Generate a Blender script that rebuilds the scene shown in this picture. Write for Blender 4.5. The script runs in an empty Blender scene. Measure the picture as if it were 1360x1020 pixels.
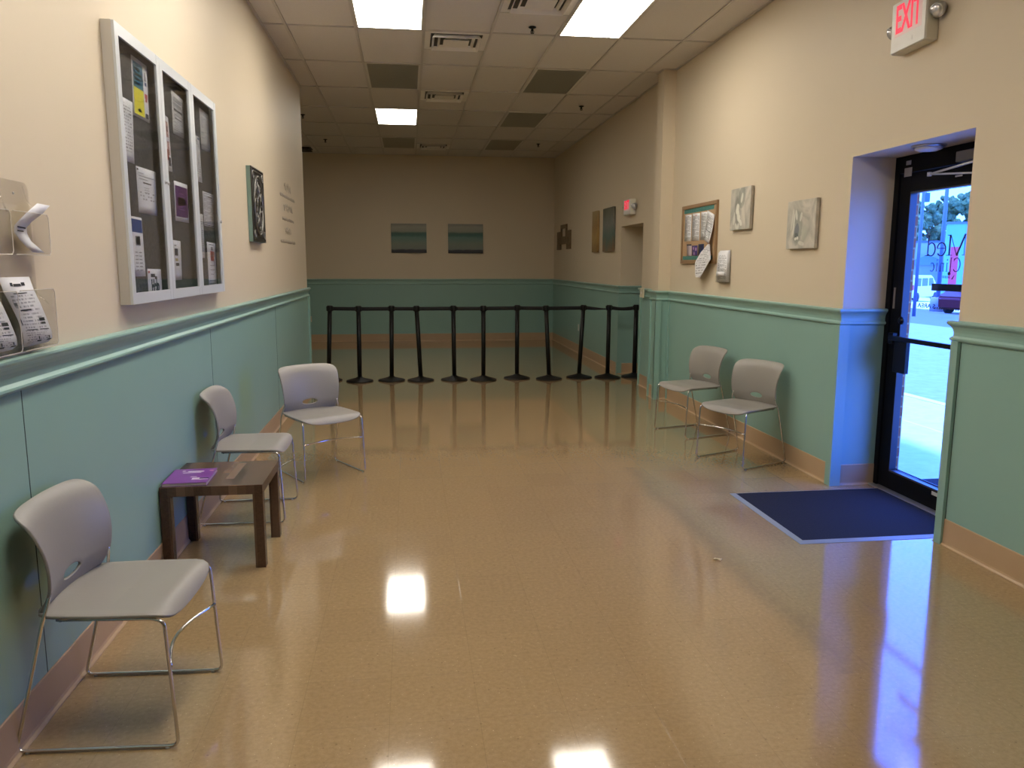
import bpy, bmesh, math, random
from mathutils import Vector, Matrix, noise
random.seed(7)
C = bpy.context.scene.collection
PI = math.pi
# ------------------------------------------------------------------ room dimensions (metres)
XL, XR, ZC, YF = -1.257, 2.927, 3.6186, 15.67      # left wall, right wall, ceiling, far wall
YE = 9.99                                          # where the left wall ends
XA, Y0 = -1.0426, 7.457                            # ceiling grid origin
TW, TL = .6096, 1.2192

# ------------------------------------------------------------------ materials
def nodes(name):
    m = bpy.data.materials.new(name); m.use_nodes = True
    nt = m.node_tree; b = nt.nodes['Principled BSDF']
    return m, nt, b
def N(nt, typ, **kw):
    n = nt.nodes.new(typ)
    for k, v in kw.items():
        if k.startswith('i_'):
            n.inputs[k[2:].replace('_', ' ')].default_value = v
        else: setattr(n, k, v)
    return n
def L(nt, a, b): nt.links.new(a, b)
def ma(nt, op, a, b=None, c=None):
    n = nt.nodes.new('ShaderNodeMath'); n.operation = op
    for i, v in enumerate((a, b, c)):
        if v is None: continue
        if isinstance(v, (int, float)): n.inputs[i].default_value = v
        else: nt.links.new(v, n.inputs[i])
    return n.outputs[0]
def mix(nt, f, a, b, typ='MIX'):
    n = nt.nodes.new('ShaderNodeMix'); n.data_type = 'RGBA'; n.blend_type = typ
    for s, v in ((0, f), (6, a), (7, b)):
        if isinstance(v, (int, float)): n.inputs[s].default_value = v
        elif isinstance(v, tuple): n.inputs[s].default_value = (*v, 1)
        else: nt.links.new(v, n.inputs[s])
    return n.outputs[2]
def plain(name, col, rough=.5, metal=0, var=.06, scale=8, bump=0, spec=.5, coat=0):
    m, nt, b = nodes(name)
    tc = N(nt, 'ShaderNodeTexCoord')
    nz = N(nt, 'ShaderNodeTexNoise'); nz.inputs['Scale'].default_value = scale; nz.inputs['Detail'].default_value = 4
    L(nt, tc.outputs['Object'], nz.inputs['Vector'])
    lo = tuple(c*(1-var) for c in col); hi = tuple(min(1, c*(1+var)) for c in col)
    L(nt, mix(nt, nz.outputs[0], lo, hi), b.inputs['Base Color'])
    b.inputs['Roughness'].default_value = rough; b.inputs['Metallic'].default_value = metal
    b.inputs['Specular IOR Level'].default_value = spec
    b.inputs['Coat Weight'].default_value = coat
    if bump:
        bp = N(nt, 'ShaderNodeBump'); bp.inputs['Strength'].default_value = bump; bp.inputs['Distance'].default_value = .002
        n2 = N(nt, 'ShaderNodeTexNoise'); n2.inputs['Scale'].default_value = scale*12
        L(nt, tc.outputs['Object'], n2.inputs['Vector']); L(nt, n2.outputs[0], bp.inputs['Height']); L(nt, bp.outputs[0], b.inputs['Normal'])
    return m
def emit(name, col, s, base=(.8, .8, .8)):
    m, nt, b = nodes(name)
    b.inputs['Base Color'].default_value = (*base, 1)
    b.inputs['Emission Color'].default_value = (*col, 1); b.inputs['Emission Strength'].default_value = s
    return m
def clear(name, tint, fac=.9, rough=.03):
    """thin clear sheet: mostly transparent with a fresnel sheen"""
    m, nt, b = nodes(name); nt.nodes.remove(b)
    out = nt.nodes['Material Output']
    tr = N(nt, 'ShaderNodeBsdfTransparent'); tr.inputs[0].default_value = (*tint, 1)
    gl = N(nt, 'ShaderNodeBsdfGlossy'); gl.inputs['Roughness'].default_value = rough
    lw = N(nt, 'ShaderNodeLayerWeight'); ms = N(nt, 'ShaderNodeMixShader')
    sch = ma(nt, 'ADD', ma(nt, 'MULTIPLY', ma(nt, 'POWER', lw.outputs['Facing'], 5), .93), .035)
    L(nt, ma(nt, 'MULTIPLY', sch, fac), ms.inputs[0]); L(nt, tr.outputs[0], ms.inputs[1]); L(nt, gl.outputs[0], ms.inputs[2])
    L(nt, ms.outputs[0], out.inputs[0])
    return m

M = {}
WALLC = (.63, .54, .405)
M['wall'] = plain('wall_paint', WALLC, .55, var=.025, scale=1.3, bump=.08, spec=.35)
M['green'] = plain('wainscot_paint', (.245, .405, .362), .36, var=.04, scale=2, bump=.05)
M['rail'] = plain('rail_paint', (.26, .42, .375), .3, var=.04, scale=3)
M['base'] = plain('vinyl_base', (.44, .305, .185), .4, var=.06, scale=5)
M['tbar'] = plain('ceiling_grid', (.54, .51, .48), .5)
M['white_metal'] = plain('white_enamel', (.62, .60, .56), .4)
M['vent'] = plain('vent_enamel', (.78, .75, .70), .45)
M['vent_dark'] = plain('vent_throat', (.06, .055, .05), .7)
M['dark_lens'] = plain('unlit_lens', (.22, .21, .165), .35, var=.08, scale=30)
M['lamp'] = emit('lit_lens', (1, .93, .81), 17)
M['lamp_over'] = emit('lit_lens_overhead', (1, .93, .81), 26)
M['lamp_far'] = emit('lit_lens_far', (1, .93, .81), 17.0)
M['plastic'] = plain('chair_plastic', (.265, .248, .228), .42, var=.04, scale=6, bump=.1)
M['chrome'] = plain('chrome', (.62, .61, .60), .16, 1, var=.03)
M['black'] = plain('black_powder', (.004, .004, .004), .45, spec=.3)
M['belt'] = plain('belt_webbing', (.006, .006, .007), .8)
M['rubber'] = plain('black_rubber', (.02, .02, .02), .7)
M['alu'] = plain('silver_aluminium', (.60, .63, .66), .35, .15, var=.03)
M['alu_side'] = plain('cabinet_side_paint', (.52, .49, .45), .5, var=.03)
M['frame_black'] = plain('black_anodised', (.005, .005, .006), .32, spec=.25)
M['ivory'] = plain('ivory_plastic', (.62, .58, .44), .45)
M['white_pl'] = plain('white_plastic', (.76, .75, .71), .4)
M['steel'] = plain('brushed_steel', (.5, .5, .5), .3, 1)
M['paper'] = plain('paper', (.74, .74, .76), .7, var=.02)
M['ink'] = plain('ink', (.03, .03, .035), .7)
M['glass'] = clear('door_glass', (.98, .99, 1.0), .7)
M['cab_glass'] = clear('cabinet_glass', (.975, .98, .985), 1.0)
M['acrylic'] = clear('clear_acrylic', (.982, .98, .978), 1.0, .08)
M['decal_black'] = plain('decal_black', (.012, .012, .02), .6)

def ceiling_mat():
    m, nt, b = nodes('ceiling_tile')
    tc = N(nt, 'ShaderNodeTexCoord')
    n1 = N(nt, 'ShaderNodeTexNoise'); n1.inputs['Scale'].default_value = 90; n1.inputs['Detail'].default_value = 6
    n2 = N(nt, 'ShaderNodeTexNoise'); n2.inputs['Scale'].default_value = .9
    L(nt, tc.outputs['Object'], n1.inputs['Vector']); L(nt, tc.outputs['Object'], n2.inputs['Vector'])
    c = mix(nt, n1.outputs[0], (.62, .59, .565), (.72, .69, .665))
    c = mix(nt, ma(nt, 'MULTIPLY', n2.outputs[0], .25), c, (.60, .56, .52))
    L(nt, c, b.inputs['Base Color']); b.inputs['Roughness'].default_value = .9; b.inputs['Specular IOR Level'].default_value = .15
    bp = N(nt, 'ShaderNodeBump'); bp.inputs['Strength'].default_value = .25; bp.inputs['Distance'].default_value = .003
    L(nt, n1.outputs[0], bp.inputs['Height']); L(nt, bp.outputs[0], b.inputs['Normal'])
    return m
M['ceil'] = ceiling_mat()

def floor_mat():
    m, nt, b = nodes('vinyl_floor_tile')
    tc = N(nt, 'ShaderNodeTexCoord'); o = tc.outputs['Object']
    sp = N(nt, 'ShaderNodeSeparateXYZ'); L(nt, o, sp.inputs[0])
    tx = ma(nt, 'DIVIDE', ma(nt, 'ADD', sp.outputs[0], .09), .3048); ty = ma(nt, 'DIVIDE', sp.outputs[1], .3048)
    cell = N(nt, 'ShaderNodeCombineXYZ'); L(nt, ma(nt, 'FLOOR', tx), cell.inputs[0]); L(nt, ma(nt, 'FLOOR', ty), cell.inputs[1])
    wn = N(nt, 'ShaderNodeTexWhiteNoise'); wn.noise_dimensions = '2D'; L(nt, cell.outputs[0], wn.inputs[0])
    sx = ma(nt, 'PINGPONG', tx, .5); sy = ma(nt, 'PINGPONG', ty, .5)
    seam = ma(nt, 'LESS_THAN', ma(nt, 'MINIMUM', sx, sy), .0035)
    n1 = N(nt, 'ShaderNodeTexNoise'); n1.inputs['Scale'].default_value = 160; n1.inputs['Detail'].default_value = 3; n1.inputs['Roughness'].default_value = .7; L(nt, o, n1.inputs['Vector'])
    n2 = N(nt, 'ShaderNodeTexNoise'); n2.inputs['Scale'].default_value = 55; n2.inputs['Detail'].default_value = 5; L(nt, o, n2.inputs['Vector'])
    n3 = N(nt, 'ShaderNodeTexNoise'); n3.inputs['Scale'].default_value = 1.6; n3.inputs['Detail'].default_value = 3; L(nt, o, n3.inputs['Vector'])
    vo = N(nt, 'ShaderNodeTexVoronoi'); vo.inputs['Scale'].default_value = 60; L(nt, o, vo.inputs['Vector'])
    c = mix(nt, n2.outputs[0], (.232, .152, .070), (.415, .285, .140))
    c = mix(nt, ma(nt, 'MULTIPLY', ma(nt, 'SUBTRACT', n1.outputs[0], .35), .6), c, (.46, .33, .20))
    spk = ma(nt, 'MULTIPLY', ma(nt, 'LESS_THAN', vo.outputs['Distance'], .10), ma(nt, 'GREATER_THAN', n2.outputs[0], .52))
    c = mix(nt, ma(nt, 'MULTIPLY', spk, .5), c, (.78, .60, .38))
    vo2 = N(nt, 'ShaderNodeTexVoronoi'); vo2.inputs['Scale'].default_value = 19; L(nt, o, vo2.inputs['Vector'])
    c = mix(nt, ma(nt, 'MULTIPLY', ma(nt, 'LESS_THAN', vo2.outputs['Distance'], .07), .55), c, (.16, .095, .05))
    c = mix(nt, ma(nt, 'MULTIPLY', ma(nt, 'SUBTRACT', wn.outputs[0], .5), .16), c, (.20, .125, .065))
    c = mix(nt, ma(nt, 'MULTIPLY', n3.outputs[0], .16), c, (.27, .19, .12))
    c = mix(nt, ma(nt, 'MULTIPLY', seam, .22), c, (.10, .065, .035))
    # a scuffed tide mark left on the wax about 1.3 m in front of the door
    wob = N(nt, 'ShaderNodeTexNoise'); wob.inputs['Scale'].default_value = 2.2; wob.inputs['Detail'].default_value = 5; L(nt, o, wob.inputs['Vector'])
    dx = ma(nt, 'ABSOLUTE', ma(nt, 'SUBTRACT', ma(nt, 'ADD', sp.outputs[0], ma(nt, 'MULTIPLY', ma(nt, 'SUBTRACT', wob.outputs[0], .5), .22)), 1.645))
    rag = N(nt, 'ShaderNodeTexNoise'); rag.inputs['Scale'].default_value = 26; rag.inputs['Detail'].default_value = 6; L(nt, o, rag.inputs['Vector'])
    yw = ma(nt, 'MULTIPLY', ma(nt, 'MULTIPLY', rag.outputs[0], 1.7), ma(nt, 'MULTIPLY', ma(nt, 'GREATER_THAN', sp.outputs[1], 2.55), ma(nt, 'LESS_THAN', sp.outputs[1], 5.6)))
    band = ma(nt, 'MULTIPLY', ma(nt, 'MAXIMUM', ma(nt, 'SUBTRACT', 1, ma(nt, 'DIVIDE', dx, .10)), 0), yw)
    c = mix(nt, ma(nt, 'MULTIPLY', band, .4), c, (.20, .145, .09))
    L(nt, c, b.inputs['Base Color'])
    r = ma(nt, 'ADD', ma(nt, 'MULTIPLY', n3.outputs[0], .06), .035)
    r = ma(nt, 'ADD', r, ma(nt, 'MULTIPLY', n2.outputs[0], .03))
    r = ma(nt, 'ADD', r, ma(nt, 'MULTIPLY', band, .10))
    L(nt, r, b.inputs['Roughness'])
    b.inputs['Specular IOR Level'].default_value = .55; b.inputs['Coat Weight'].default_value = .55; b.inputs['Coat Roughness'].default_value = .075; b.inputs['Coat IOR'].default_value = 1.5
    bp = N(nt, 'ShaderNodeBump'); bp.inputs['Strength'].default_value = .2; bp.inputs['Distance'].default_value = .0004
    n4 = N(nt, 'ShaderNodeTexNoise'); n4.inputs['Scale'].default_value = 9; n4.inputs['Detail'].default_value = 6; L(nt, o, n4.inputs['Vector'])
    n5 = N(nt, 'ShaderNodeTexNoise'); n5.inputs['Scale'].default_value = 70; n5.inputs['Detail'].default_value = 2; L(nt, o, n5.inputs['Vector'])
    L(nt, ma(nt, 'ADD', n4.outputs[0], ma(nt, 'SUBTRACT', ma(nt, 'MULTIPLY', n5.outputs[0], .25), ma(nt, 'MULTIPLY', seam, .4))), bp.inputs['Height']); L(nt, bp.outputs[0], b.inputs['Normal']); L(nt, bp.outputs[0], b.inputs['Coat Normal'])
    return m
M['floor'] = floor_mat()

def wood_mat():
    m, nt, b = nodes('dark_walnut_foil')
    tc = N(nt, 'ShaderNodeTexCoord'); mp = N(nt, 'ShaderNodeMapping'); mp.inputs['Scale'].default_value = (1, .10, 1)
    L(nt, tc.outputs['Object'], mp.inputs[0])
    n1 = N(nt, 'ShaderNodeTexNoise'); n1.inputs['Scale'].default_value = 70; n1.inputs['Detail'].default_value = 8; n1.inputs['Distortion'].default_value = .6
    L(nt, mp.outputs[0], n1.inputs['Vector'])
    sp = N(nt, 'ShaderNodeSeparateXYZ'); L(nt, tc.outputs['Object'], sp.inputs[0])
    st = ma(nt, 'FLOOR', ma(nt, 'MULTIPLY', sp.outputs[0], 24))
    seg = ma(nt, 'FLOOR', ma(nt, 'ADD', ma(nt, 'MULTIPLY', sp.outputs[1], 3.1), ma(nt, 'MULTIPLY', st, .37)))
    cv = N(nt, 'ShaderNodeCombineXYZ'); L(nt, st, cv.inputs[0]); L(nt, seg, cv.inputs[1])
    wn = N(nt, 'ShaderNodeTexWhiteNoise'); wn.noise_dimensions = '2D'; L(nt, cv.outputs[0], wn.inputs[0])
    c = mix(nt, n1.outputs[0], (.012, .005, .003), (.085, .042, .024))
    c = mix(nt, ma(nt, 'MULTIPLY', ma(nt, 'POWER', wn.outputs[0], 1.5), .72), c, (.22, .14, .095))
    L(nt, c, b.inputs['Base Color']); b.inputs['Roughness'].default_value = .27
    return m
M['wood'] = wood_mat()

def mottled(name, a, b_, scale, rough=.9, thr=None):
    m, nt, b = nodes(name)
    tc = N(nt, 'ShaderNodeTexCoord')
    n1 = N(nt, 'ShaderNodeTexNoise'); n1.inputs['Scale'].default_value = scale; n1.inputs['Detail'].default_value = 6; n1.inputs['Roughness'].default_value = .75
    L(nt, tc.outputs['Object'], n1.inputs['Vector'])
    f = ma(nt, 'MULTIPLY', ma(nt, 'SUBTRACT', n1.outputs[0], .32), 2.6)
    L(nt, mix(nt, f, a, b_), b.inputs['Base Color']); b.inputs['Roughness'].default_value = rough
    b.inputs['Specular IOR Level'].default_value = .2
    return m
M['felt'] = mottled('grey_flecked_board', (.008, .008, .008), (.17, .168, .165), 60)
M['cork'] = mottled('cork', (.36, .235, .13), (.52, .36, .22), 150)
M['cork_frame'] = plain('oak_frame', (.28, .175, .09), .5, var=.2, scale=20)
M['mat_pile'] = mottled('navy_mat_pile', (.006, .007, .010), (.022, .024, .028), 150, .95)
M['mat_edge'] = plain('grey_mat_edging', (.22, .25, .26), .45, var=.1)
M['concrete'] = mottled('pale_concrete', (.62, .62, .60), (.78, .78, .76), 7)
M['asphalt'] = mottled('grey_asphalt', (.28, .28, .28), (.38, .38, .38), 5)
M['road'] = mottled('darker_asphalt', (.13, .13, .13), (.20, .20, .20), 6)
M['leaf'] = mottled('tree_leaves', (.03, .06, .02), (.20, .26, .10), 2.5)
M['bark'] = plain('bark', (.08, .06, .045), .9)
M['teal'] = mottled('teal_border', (.03, .12, .11), (.13, .30, .26), 60)

def brick_mat():
    m, nt, b = nodes('red_brick')
    tc = N(nt, 'ShaderNodeTexCoord'); sp = N(nt, 'ShaderNodeSeparateXYZ'); L(nt, tc.outputs['Object'], sp.inputs[0])
    cv = N(nt, 'ShaderNodeCombineXYZ'); L(nt, ma(nt, 'ADD', sp.outputs[0], sp.outputs[1]), cv.inputs[0]); L(nt, sp.outputs[2], cv.inputs[1])
    br = N(nt, 'ShaderNodeTexBrick'); L(nt, cv.outputs[0], br.inputs['Vector'])
    br.inputs['Scale'].default_value = 1; br.inputs['Brick Width'].default_value = .21; br.inputs['Row Height'].default_value = .075
    br.inputs['Mortar Size'].default_value = .006
    br.inputs['Color1'].default_value = (.44, .12, .035, 1); br.inputs['Color2'].default_value = (.34, .09, .028, 1); br.inputs['Mortar'].default_value = (.5, .3, .12, 1)
    L(nt, br.outputs[0], b.inputs['Base Color']); b.inputs['Roughness'].default_value = .85
    return m
M['brick'] = brick_mat()

def print_mat(name, paper=(.74, .74, .76), ink=(.08, .08, .09), lines=28, dens=.42, margin=.1, top=.92, bottom=.08, ux=26, seed=0.0):
    """paper with rows of small illegible print; uses the sheet's own uv"""
    m, nt, b = nodes(name)
    uv = N(nt, 'ShaderNodeUVMap'); sp = N(nt, 'ShaderNodeSeparateXYZ'); L(nt, uv.outputs[0], sp.inputs[0])
    u, v = sp.outputs[0], sp.outputs[1]
    vl = ma(nt, 'MULTIPLY', v, lines); fr = ma(nt, 'FRACT', vl)
    row = ma(nt, 'MULTIPLY', ma(nt, 'GREATER_THAN', fr, .3), ma(nt, 'LESS_THAN', fr, .78))
    cv = N(nt, 'ShaderNodeCombineXYZ'); L(nt, ma(nt, 'MULTIPLY', u, ux), cv.inputs[0]); L(nt, ma(nt, 'MULTIPLY', ma(nt, 'FLOOR', vl), 7.3), cv.inputs[1]); cv.inputs[2].default_value = seed
    nz = N(nt, 'ShaderNodeTexNoise'); nz.inputs['Scale'].default_value = 1; nz.inputs['Detail'].default_value = 1; L(nt, cv.outputs[0], nz.inputs['Vector'])
    cv2 = N(nt, 'ShaderNodeCombineXYZ'); L(nt, ma(nt, 'MULTIPLY', ma(nt, 'FLOOR', vl), 1.7), cv2.inputs[1]); cv2.inputs[2].default_value = seed+3; L(nt, ma(nt, 'MULTIPLY', u, 1.5), cv2.inputs[0])
    n2 = N(nt, 'ShaderNodeTexNoise'); n2.inputs['Scale'].default_value = 1; L(nt, cv2.outputs[0], n2.inputs['Vector'])
    f = ma(nt, 'MULTIPLY', row, ma(nt, 'GREATER_THAN', nz.outputs[0], dens))
    f = ma(nt, 'MULTIPLY', f, ma(nt, 'GREATER_THAN', n2.outputs[0], .42))
    inside = ma(nt, 'MULTIPLY', ma(nt, 'MULTIPLY', ma(nt, 'GREATER_THAN', u, margin), ma(nt, 'LESS_THAN', u, 1-margin)),
                ma(nt, 'MULTIPLY', ma(nt, 'GREATER_THAN', v, bottom), ma(nt, 'LESS_THAN', v, top)))
    f = ma(nt, 'MULTIPLY', ma(nt, 'MULTIPLY', f, inside), .8)
    L(nt, mix(nt, f, paper, ink), b.inputs['Base Color']); b.inputs['Roughness'].default_value = .6
    return m
M['print'] = print_mat('printed_sheet')
M['print2'] = print_mat('printed_sheet_sparse', lines=20, dens=.5, seed=4)
M['print_dense'] = print_mat('printed_sheet_dense', lines=34, dens=.36, margin=.07, seed=8)
M['print_grey'] = print_mat('printed_sheet_grey', paper=(.55, .55, .55), lines=22, dens=.45, seed=2)

def canvas_mat(name, stops, scale=6, stretch=(1, 1, .25), dist=.4, axis=2, lo=0, hi=1, wob=.08):
    """painted bands running across a canvas, blurred by noise"""
    m, nt, b = nodes(name)
    tc = N(nt, 'ShaderNodeTexCoord'); sp = N(nt, 'ShaderNodeSeparateXYZ'); L(nt, tc.outputs['Object'], sp.inputs[0])
    mp = N(nt, 'ShaderNodeMapping'); mp.inputs['Scale'].default_value = stretch; L(nt, tc.outputs['Object'], mp.inputs[0])
    nz = N(nt, 'ShaderNodeTexNoise'); nz.inputs['Scale'].default_value = scale; nz.inputs['Detail'].default_value = 8; nz.inputs['Distortion'].default_value = dist
    L(nt, mp.outputs[0], nz.inputs['Vector'])
    t = ma(nt, 'DIVIDE', ma(nt, 'SUBTRACT', sp.outputs[axis], lo), hi-lo)
    t = ma(nt, 'ADD', t, ma(nt, 'MULTIPLY', ma(nt, 'SUBTRACT', nz.outputs[0], .5), wob*2))
    cr = N(nt, 'ShaderNodeValToRGB'); L(nt, t, cr.inputs[0])
    els = cr.color_ramp.elements
    els[0].position, els[0].color = stops[0][0], (*stops[0][1], 1)
    els[1].position, els[1].color = stops[-1][0], (*stops[-1][1], 1)
    for p, c in stops[1:-1]:
        e = els.new(p); e.color = (*c, 1)
    L(nt, mix(nt, ma(nt, 'MULTIPLY', nz.outputs[0], .35), cr.outputs[0], (.3, .3, .27), 'OVERLAY'), b.inputs['Base Color'])
    b.inputs['Roughness'].default_value = .6
    return m

# ------------------------------------------------------------------ mesh helpers
class MB:
    def __init__(s): s.bm = bmesh.new(); s.mats = []; s.uv = s.bm.loops.layers.uv.new('UVMap')
    def mi(s, m):
        if m is None: return 0
        if m not in s.mats: s.mats.append(m)
        return s.mats.index(m)
    def face(s, pts, m=None, uvs=None, smooth=False):
        vs = [s.bm.verts.new(p) for p in pts]; f = s.bm.faces.new(vs); f.material_index = s.mi(m); f.smooth = smooth
        if uvs:
            for lp, q in zip(f.loops, uvs): lp[s.uv].uv = q
        return f
    def box(s, a, b, m=None, bev=0):
        x0, y0, z0 = [min(p, q) for p, q in zip(a, b)]; x1, y1, z1 = [max(p, q) for p, q in zip(a, b)]
        return s.hexa([(x0,y0,z0),(x1,y0,z0),(x1,y1,z0),(x0,y1,z0),(x0,y0,z1),(x1,y0,z1),(x1,y1,z1),(x0,y1,z1)], m, bev)
    def hexa(s, P, m=None, bev=0):
        v = [s.bm.verts.new(p) for p in P]; k = s.mi(m); fs = []
        for q in ((0,3,2,1),(4,5,6,7),(0,1,5,4),(1,2,6,5),(2,3,7,6),(3,0,4,7)):
            f = s.bm.faces.new([v[i] for i in q]); f.material_index = k; fs.append(f)
        if bev:
            es = list({e for f in fs for e in f.edges})
            bmesh.ops.bevel(s.bm, geom=es, offset=bev, segments=2, affect='EDGES', profile=.6, material=-1)
        return s
    def tube(s, pts, r, m=None, n=8, cap=True):
        pts = [Vector(p) for p in pts]; k = s.mi(m); rings = []
        rr = r if isinstance(r, (list, tuple)) else [r]*len(pts)
        up = None
        for i, p in enumerate(pts):
            if i == 0: t = pts[1]-pts[0]
            elif i == len(pts)-1: t = pts[-1]-pts[-2]
            else: t = (pts[i+1]-p).normalized()+(p-pts[i-1]).normalized()
            t.normalize()
            if up is None:
                up = Vector((0, 0, 1)) if abs(t.z) < .9 else Vector((1, 0, 0))
            a = t.cross(up); 
            if a.length < 1e-4: a = t.cross(Vector((0, 1, 0)))
            a.normalize(); b = a.cross(t).normalized(); up = b
            rings.append([s.bm.verts.new(p+(a*math.cos(2*PI*j/n)+b*math.sin(2*PI*j/n))*rr[i]) for j in range(n)])
        for i in range(len(rings)-1):
            for j in range(n):
                f = s.bm.faces.new((rings[i][j], rings[i+1][j], rings[i+1][(j+1) % n], rings[i][(j+1) % n])); f.smooth = True; f.material_index = k
        if cap:
            for R_ in (rings[0][::-1], rings[-1]):
                try: f = s.bm.faces.new(R_); f.material_index = k
                except ValueError: pass
        return s
    def lathe(s, prof, c=(0, 0, 0), m=None, n=24, mat=None, smooth=True):
        """prof: (radius, height) pairs, turned about +Z; mat: optional rotation"""
        k = s.mi(m); c = Vector(c); rings = []
        for r, z in prof:
            ring = []
            for j in range(n):
                p = Vector((max(r, 1e-4)*math.cos(2*PI*j/n), max(r, 1e-4)*math.sin(2*PI*j/n), z))
                if mat is not None: p = mat @ p
                ring.append(s.bm.verts.new(c+p))
            rings.append(ring)
        for i in range(len(rings)-1):
            for j in range(n):
                f = s.bm.faces.new((rings[i][j], rings[i][(j+1) % n], rings[i+1][(j+1) % n], rings[i+1][j])); f.smooth = smooth; f.material_index = k
        for R_ in (rings[0][::-1], rings[-1]):
            f = s.bm.faces.new(R_); f.material_index = k
        return s
    def sheet(s, rows, m=None, t=.0008, nrm=(1, 0, 0), smooth=True):
        """a bent sheet: rows from top to bottom of (left point, right point), given thickness t along nrm"""
        nrm = Vector(nrm).normalized(); k = s.mi(m)
        G = [[Vector(a), Vector(b)] for a, b in rows]; n = len(G)
        F = [[s.bm.verts.new(p+nrm*t) for p in g] for g in G]; B = [[s.bm.verts.new(p) for p in g] for g in G]
        for i in range(n-1):
            v0, v1 = 1-i/(n-1), 1-(i+1)/(n-1)
            f = s.bm.faces.new((F[i][0], F[i+1][0], F[i+1][1], F[i][1])); f.smooth = smooth; f.material_index = k
            for lp, q in zip(f.loops, ((0, v0), (0, v1), (1, v1), (1, v0))): lp[s.uv].uv = q
            f = s.bm.faces.new((B[i][0], B[i][1], B[i+1][1], B[i+1][0])); f.smooth = smooth; f.material_index = k
            for a, b in ((0, 0), (1, 1)):
                q = (F[i][a], B[i][a], B[i+1][a], F[i+1][a])
                f = s.bm.faces.new(q if a == 0 else q[::-1]); f.material_index = k
        for i in (0, n-1):
            q = (F[i][0], F[i][1], B[i][1], B[i][0]); f = s.bm.faces.new(q if i == 0 else q[::-1]); f.material_index = k
        return s
    def build(s, name, m=None, parent=None, fix=True, mods=()):
        if fix: bmesh.ops.recalc_face_normals(s.bm, faces=s.bm.faces)
        me = bpy.data.meshes.new(name); s.bm.to_mesh(me); s.bm.free()
        if m is not None and not s.mats: me.materials.append(m)
        for q in s.mats: me.materials.append(q)
        o = bpy.data.objects.new(name, me); C.objects.link(o)
        if parent is not None: o.parent = parent
        return o
def place(o, origin):
    """move the object's origin without moving its mesh"""
    v = Vector(origin); o.data.transform(Matrix.Translation(-v)); o.location = o.location+v
def empty(name, loc=(0, 0, 0), rz=0, parent=None):
    o = bpy.data.objects.new(name, None); C.objects.link(o); o.location = loc; o.rotation_euler = (0, 0, rz); o.empty_display_size = .1
    if parent: o.parent = parent
    return o
def tag(o, label, cat, group=None, kind=None):
    o['label'] = label; o['category'] = cat
    if group: o['group'] = group
    if kind: o['kind'] = kind
    return o
def struct(o, label=None):
    o['kind'] = 'structure'
    if label: o['label'] = label
    return o
def rebase(root, parts):
    """parts were meshed in world space: hang them on root, which stands at its own location"""
    for p in parts:
        if p.type == 'MESH' and p.parent is root:
            p.data.transform(Matrix.Translation(-root.location))
def copy_tree(o, parent=None):
    c = o.copy(); C.objects.link(c)
    if parent is not None: c.parent = parent
    for ch in [q for q in bpy.data.objects if q.parent is o]: copy_tree(ch, c)
    return c
def text_mesh(txt, size, extr, name, m, parent, mat4, bold=0, sx=1.0):
    cu = bpy.data.curves.new('t', 'FONT'); cu.body = txt; cu.size = size; cu.extrude = extr; cu.offset = bold; cu.align_x = 'CENTER'; cu.align_y = 'CENTER'
    ob = bpy.data.objects.new('t', cu); C.objects.link(ob)
    dg = bpy.context.evaluated_depsgraph_get()
    me = bpy.data.meshes.new_from_object(ob.evaluated_get(dg)); bpy.data.objects.remove(ob)
    me.transform(mat4 @ Matrix.Diagonal((sx, 1, 1, 1))); me.materials.clear(); me.materials.append(m)
    o = bpy.data.objects.new(name, me); C.objects.link(o); o.parent = parent
    return o
def on_left(x, y, z):    # frame for lettering on something facing +X (text runs towards +Y)
    return Matrix(((0, 0, 1, x), (1, 0, 0, y), (0, 1, 0, z), (0, 0, 0, 1)))
def on_right(x, y, z):   # facing -X (text runs towards -Y)
    return Matrix(((0, 0, -1, x), (-1, 0, 0, y), (0, 1, 0, z), (0, 0, 0, 1)))

# ------------------------------------------------------------------ camera
h, pan, pit, rol, fpx = 1.5342, .1317, -.1534, .0026, 1029.7
cz, sz, cp, sp_ = math.cos(pan), math.sin(pan), math.cos(pit), math.sin(pit)
fw = Vector((sz*cp, cz*cp, sp_)); rt = Vector((cz, -sz, 0)); up = rt.cross(fw)
r_ = rt*math.cos(rol)+up*math.sin(rol); u_ = up*math.cos(rol)-rt*math.sin(rol)
cam = bpy.data.cameras.new('camera'); co = bpy.data.objects.new('camera', cam); C.objects.link(co)
co.matrix_world = Matrix(((r_.x, u_.x, -fw.x, 0), (r_.y, u_.y, -fw.y, 0), (r_.z, u_.z, -fw.z, h), (0, 0, 0, 1)))
cam.sensor_width = 36; cam.sensor_fit = 'HORIZONTAL'; cam.lens = fpx/1360*36; cam.clip_start = .05; cam.clip_end = 400
bpy.context.scene.camera = co

# ------------------------------------------------------------------ the room shell
YB = -4.0            # back of the room, behind the camera
XO = -4.0            # left side of the wider far part
DY0, DY1, DZ, DX = 3.82, 4.955, 2.24, 3.235        # entrance recess
AY0, AY1, AZ, AX = 9.60, 10.62, 2.05, 4.10         # side passage in the far right wall
PY0, PY1, PX = 8.52, 8.74, 2.787                   # pilaster
OUT = 3.30                                         # back of the plaster wall, brick outside
H = ZC+.12
w = MB(); w.box((XO-.2, YB-.2, -.12), (DX+.05, YF+.2, 0)); w.box((DX, AY0-.2, -.12), (AX+.2, AY1+.2, 0))
fl = struct(w.build('floor', M['floor']), 'glossy tan speckled vinyl tile floor')
w = MB(); w.box((XO-.2, YB-.2, ZC+.008), (OUT, YF+.2, ZC+.12)); struct(w.build('ceiling', M['ceil']), 'suspended ceiling of pale mineral tiles')
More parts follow.
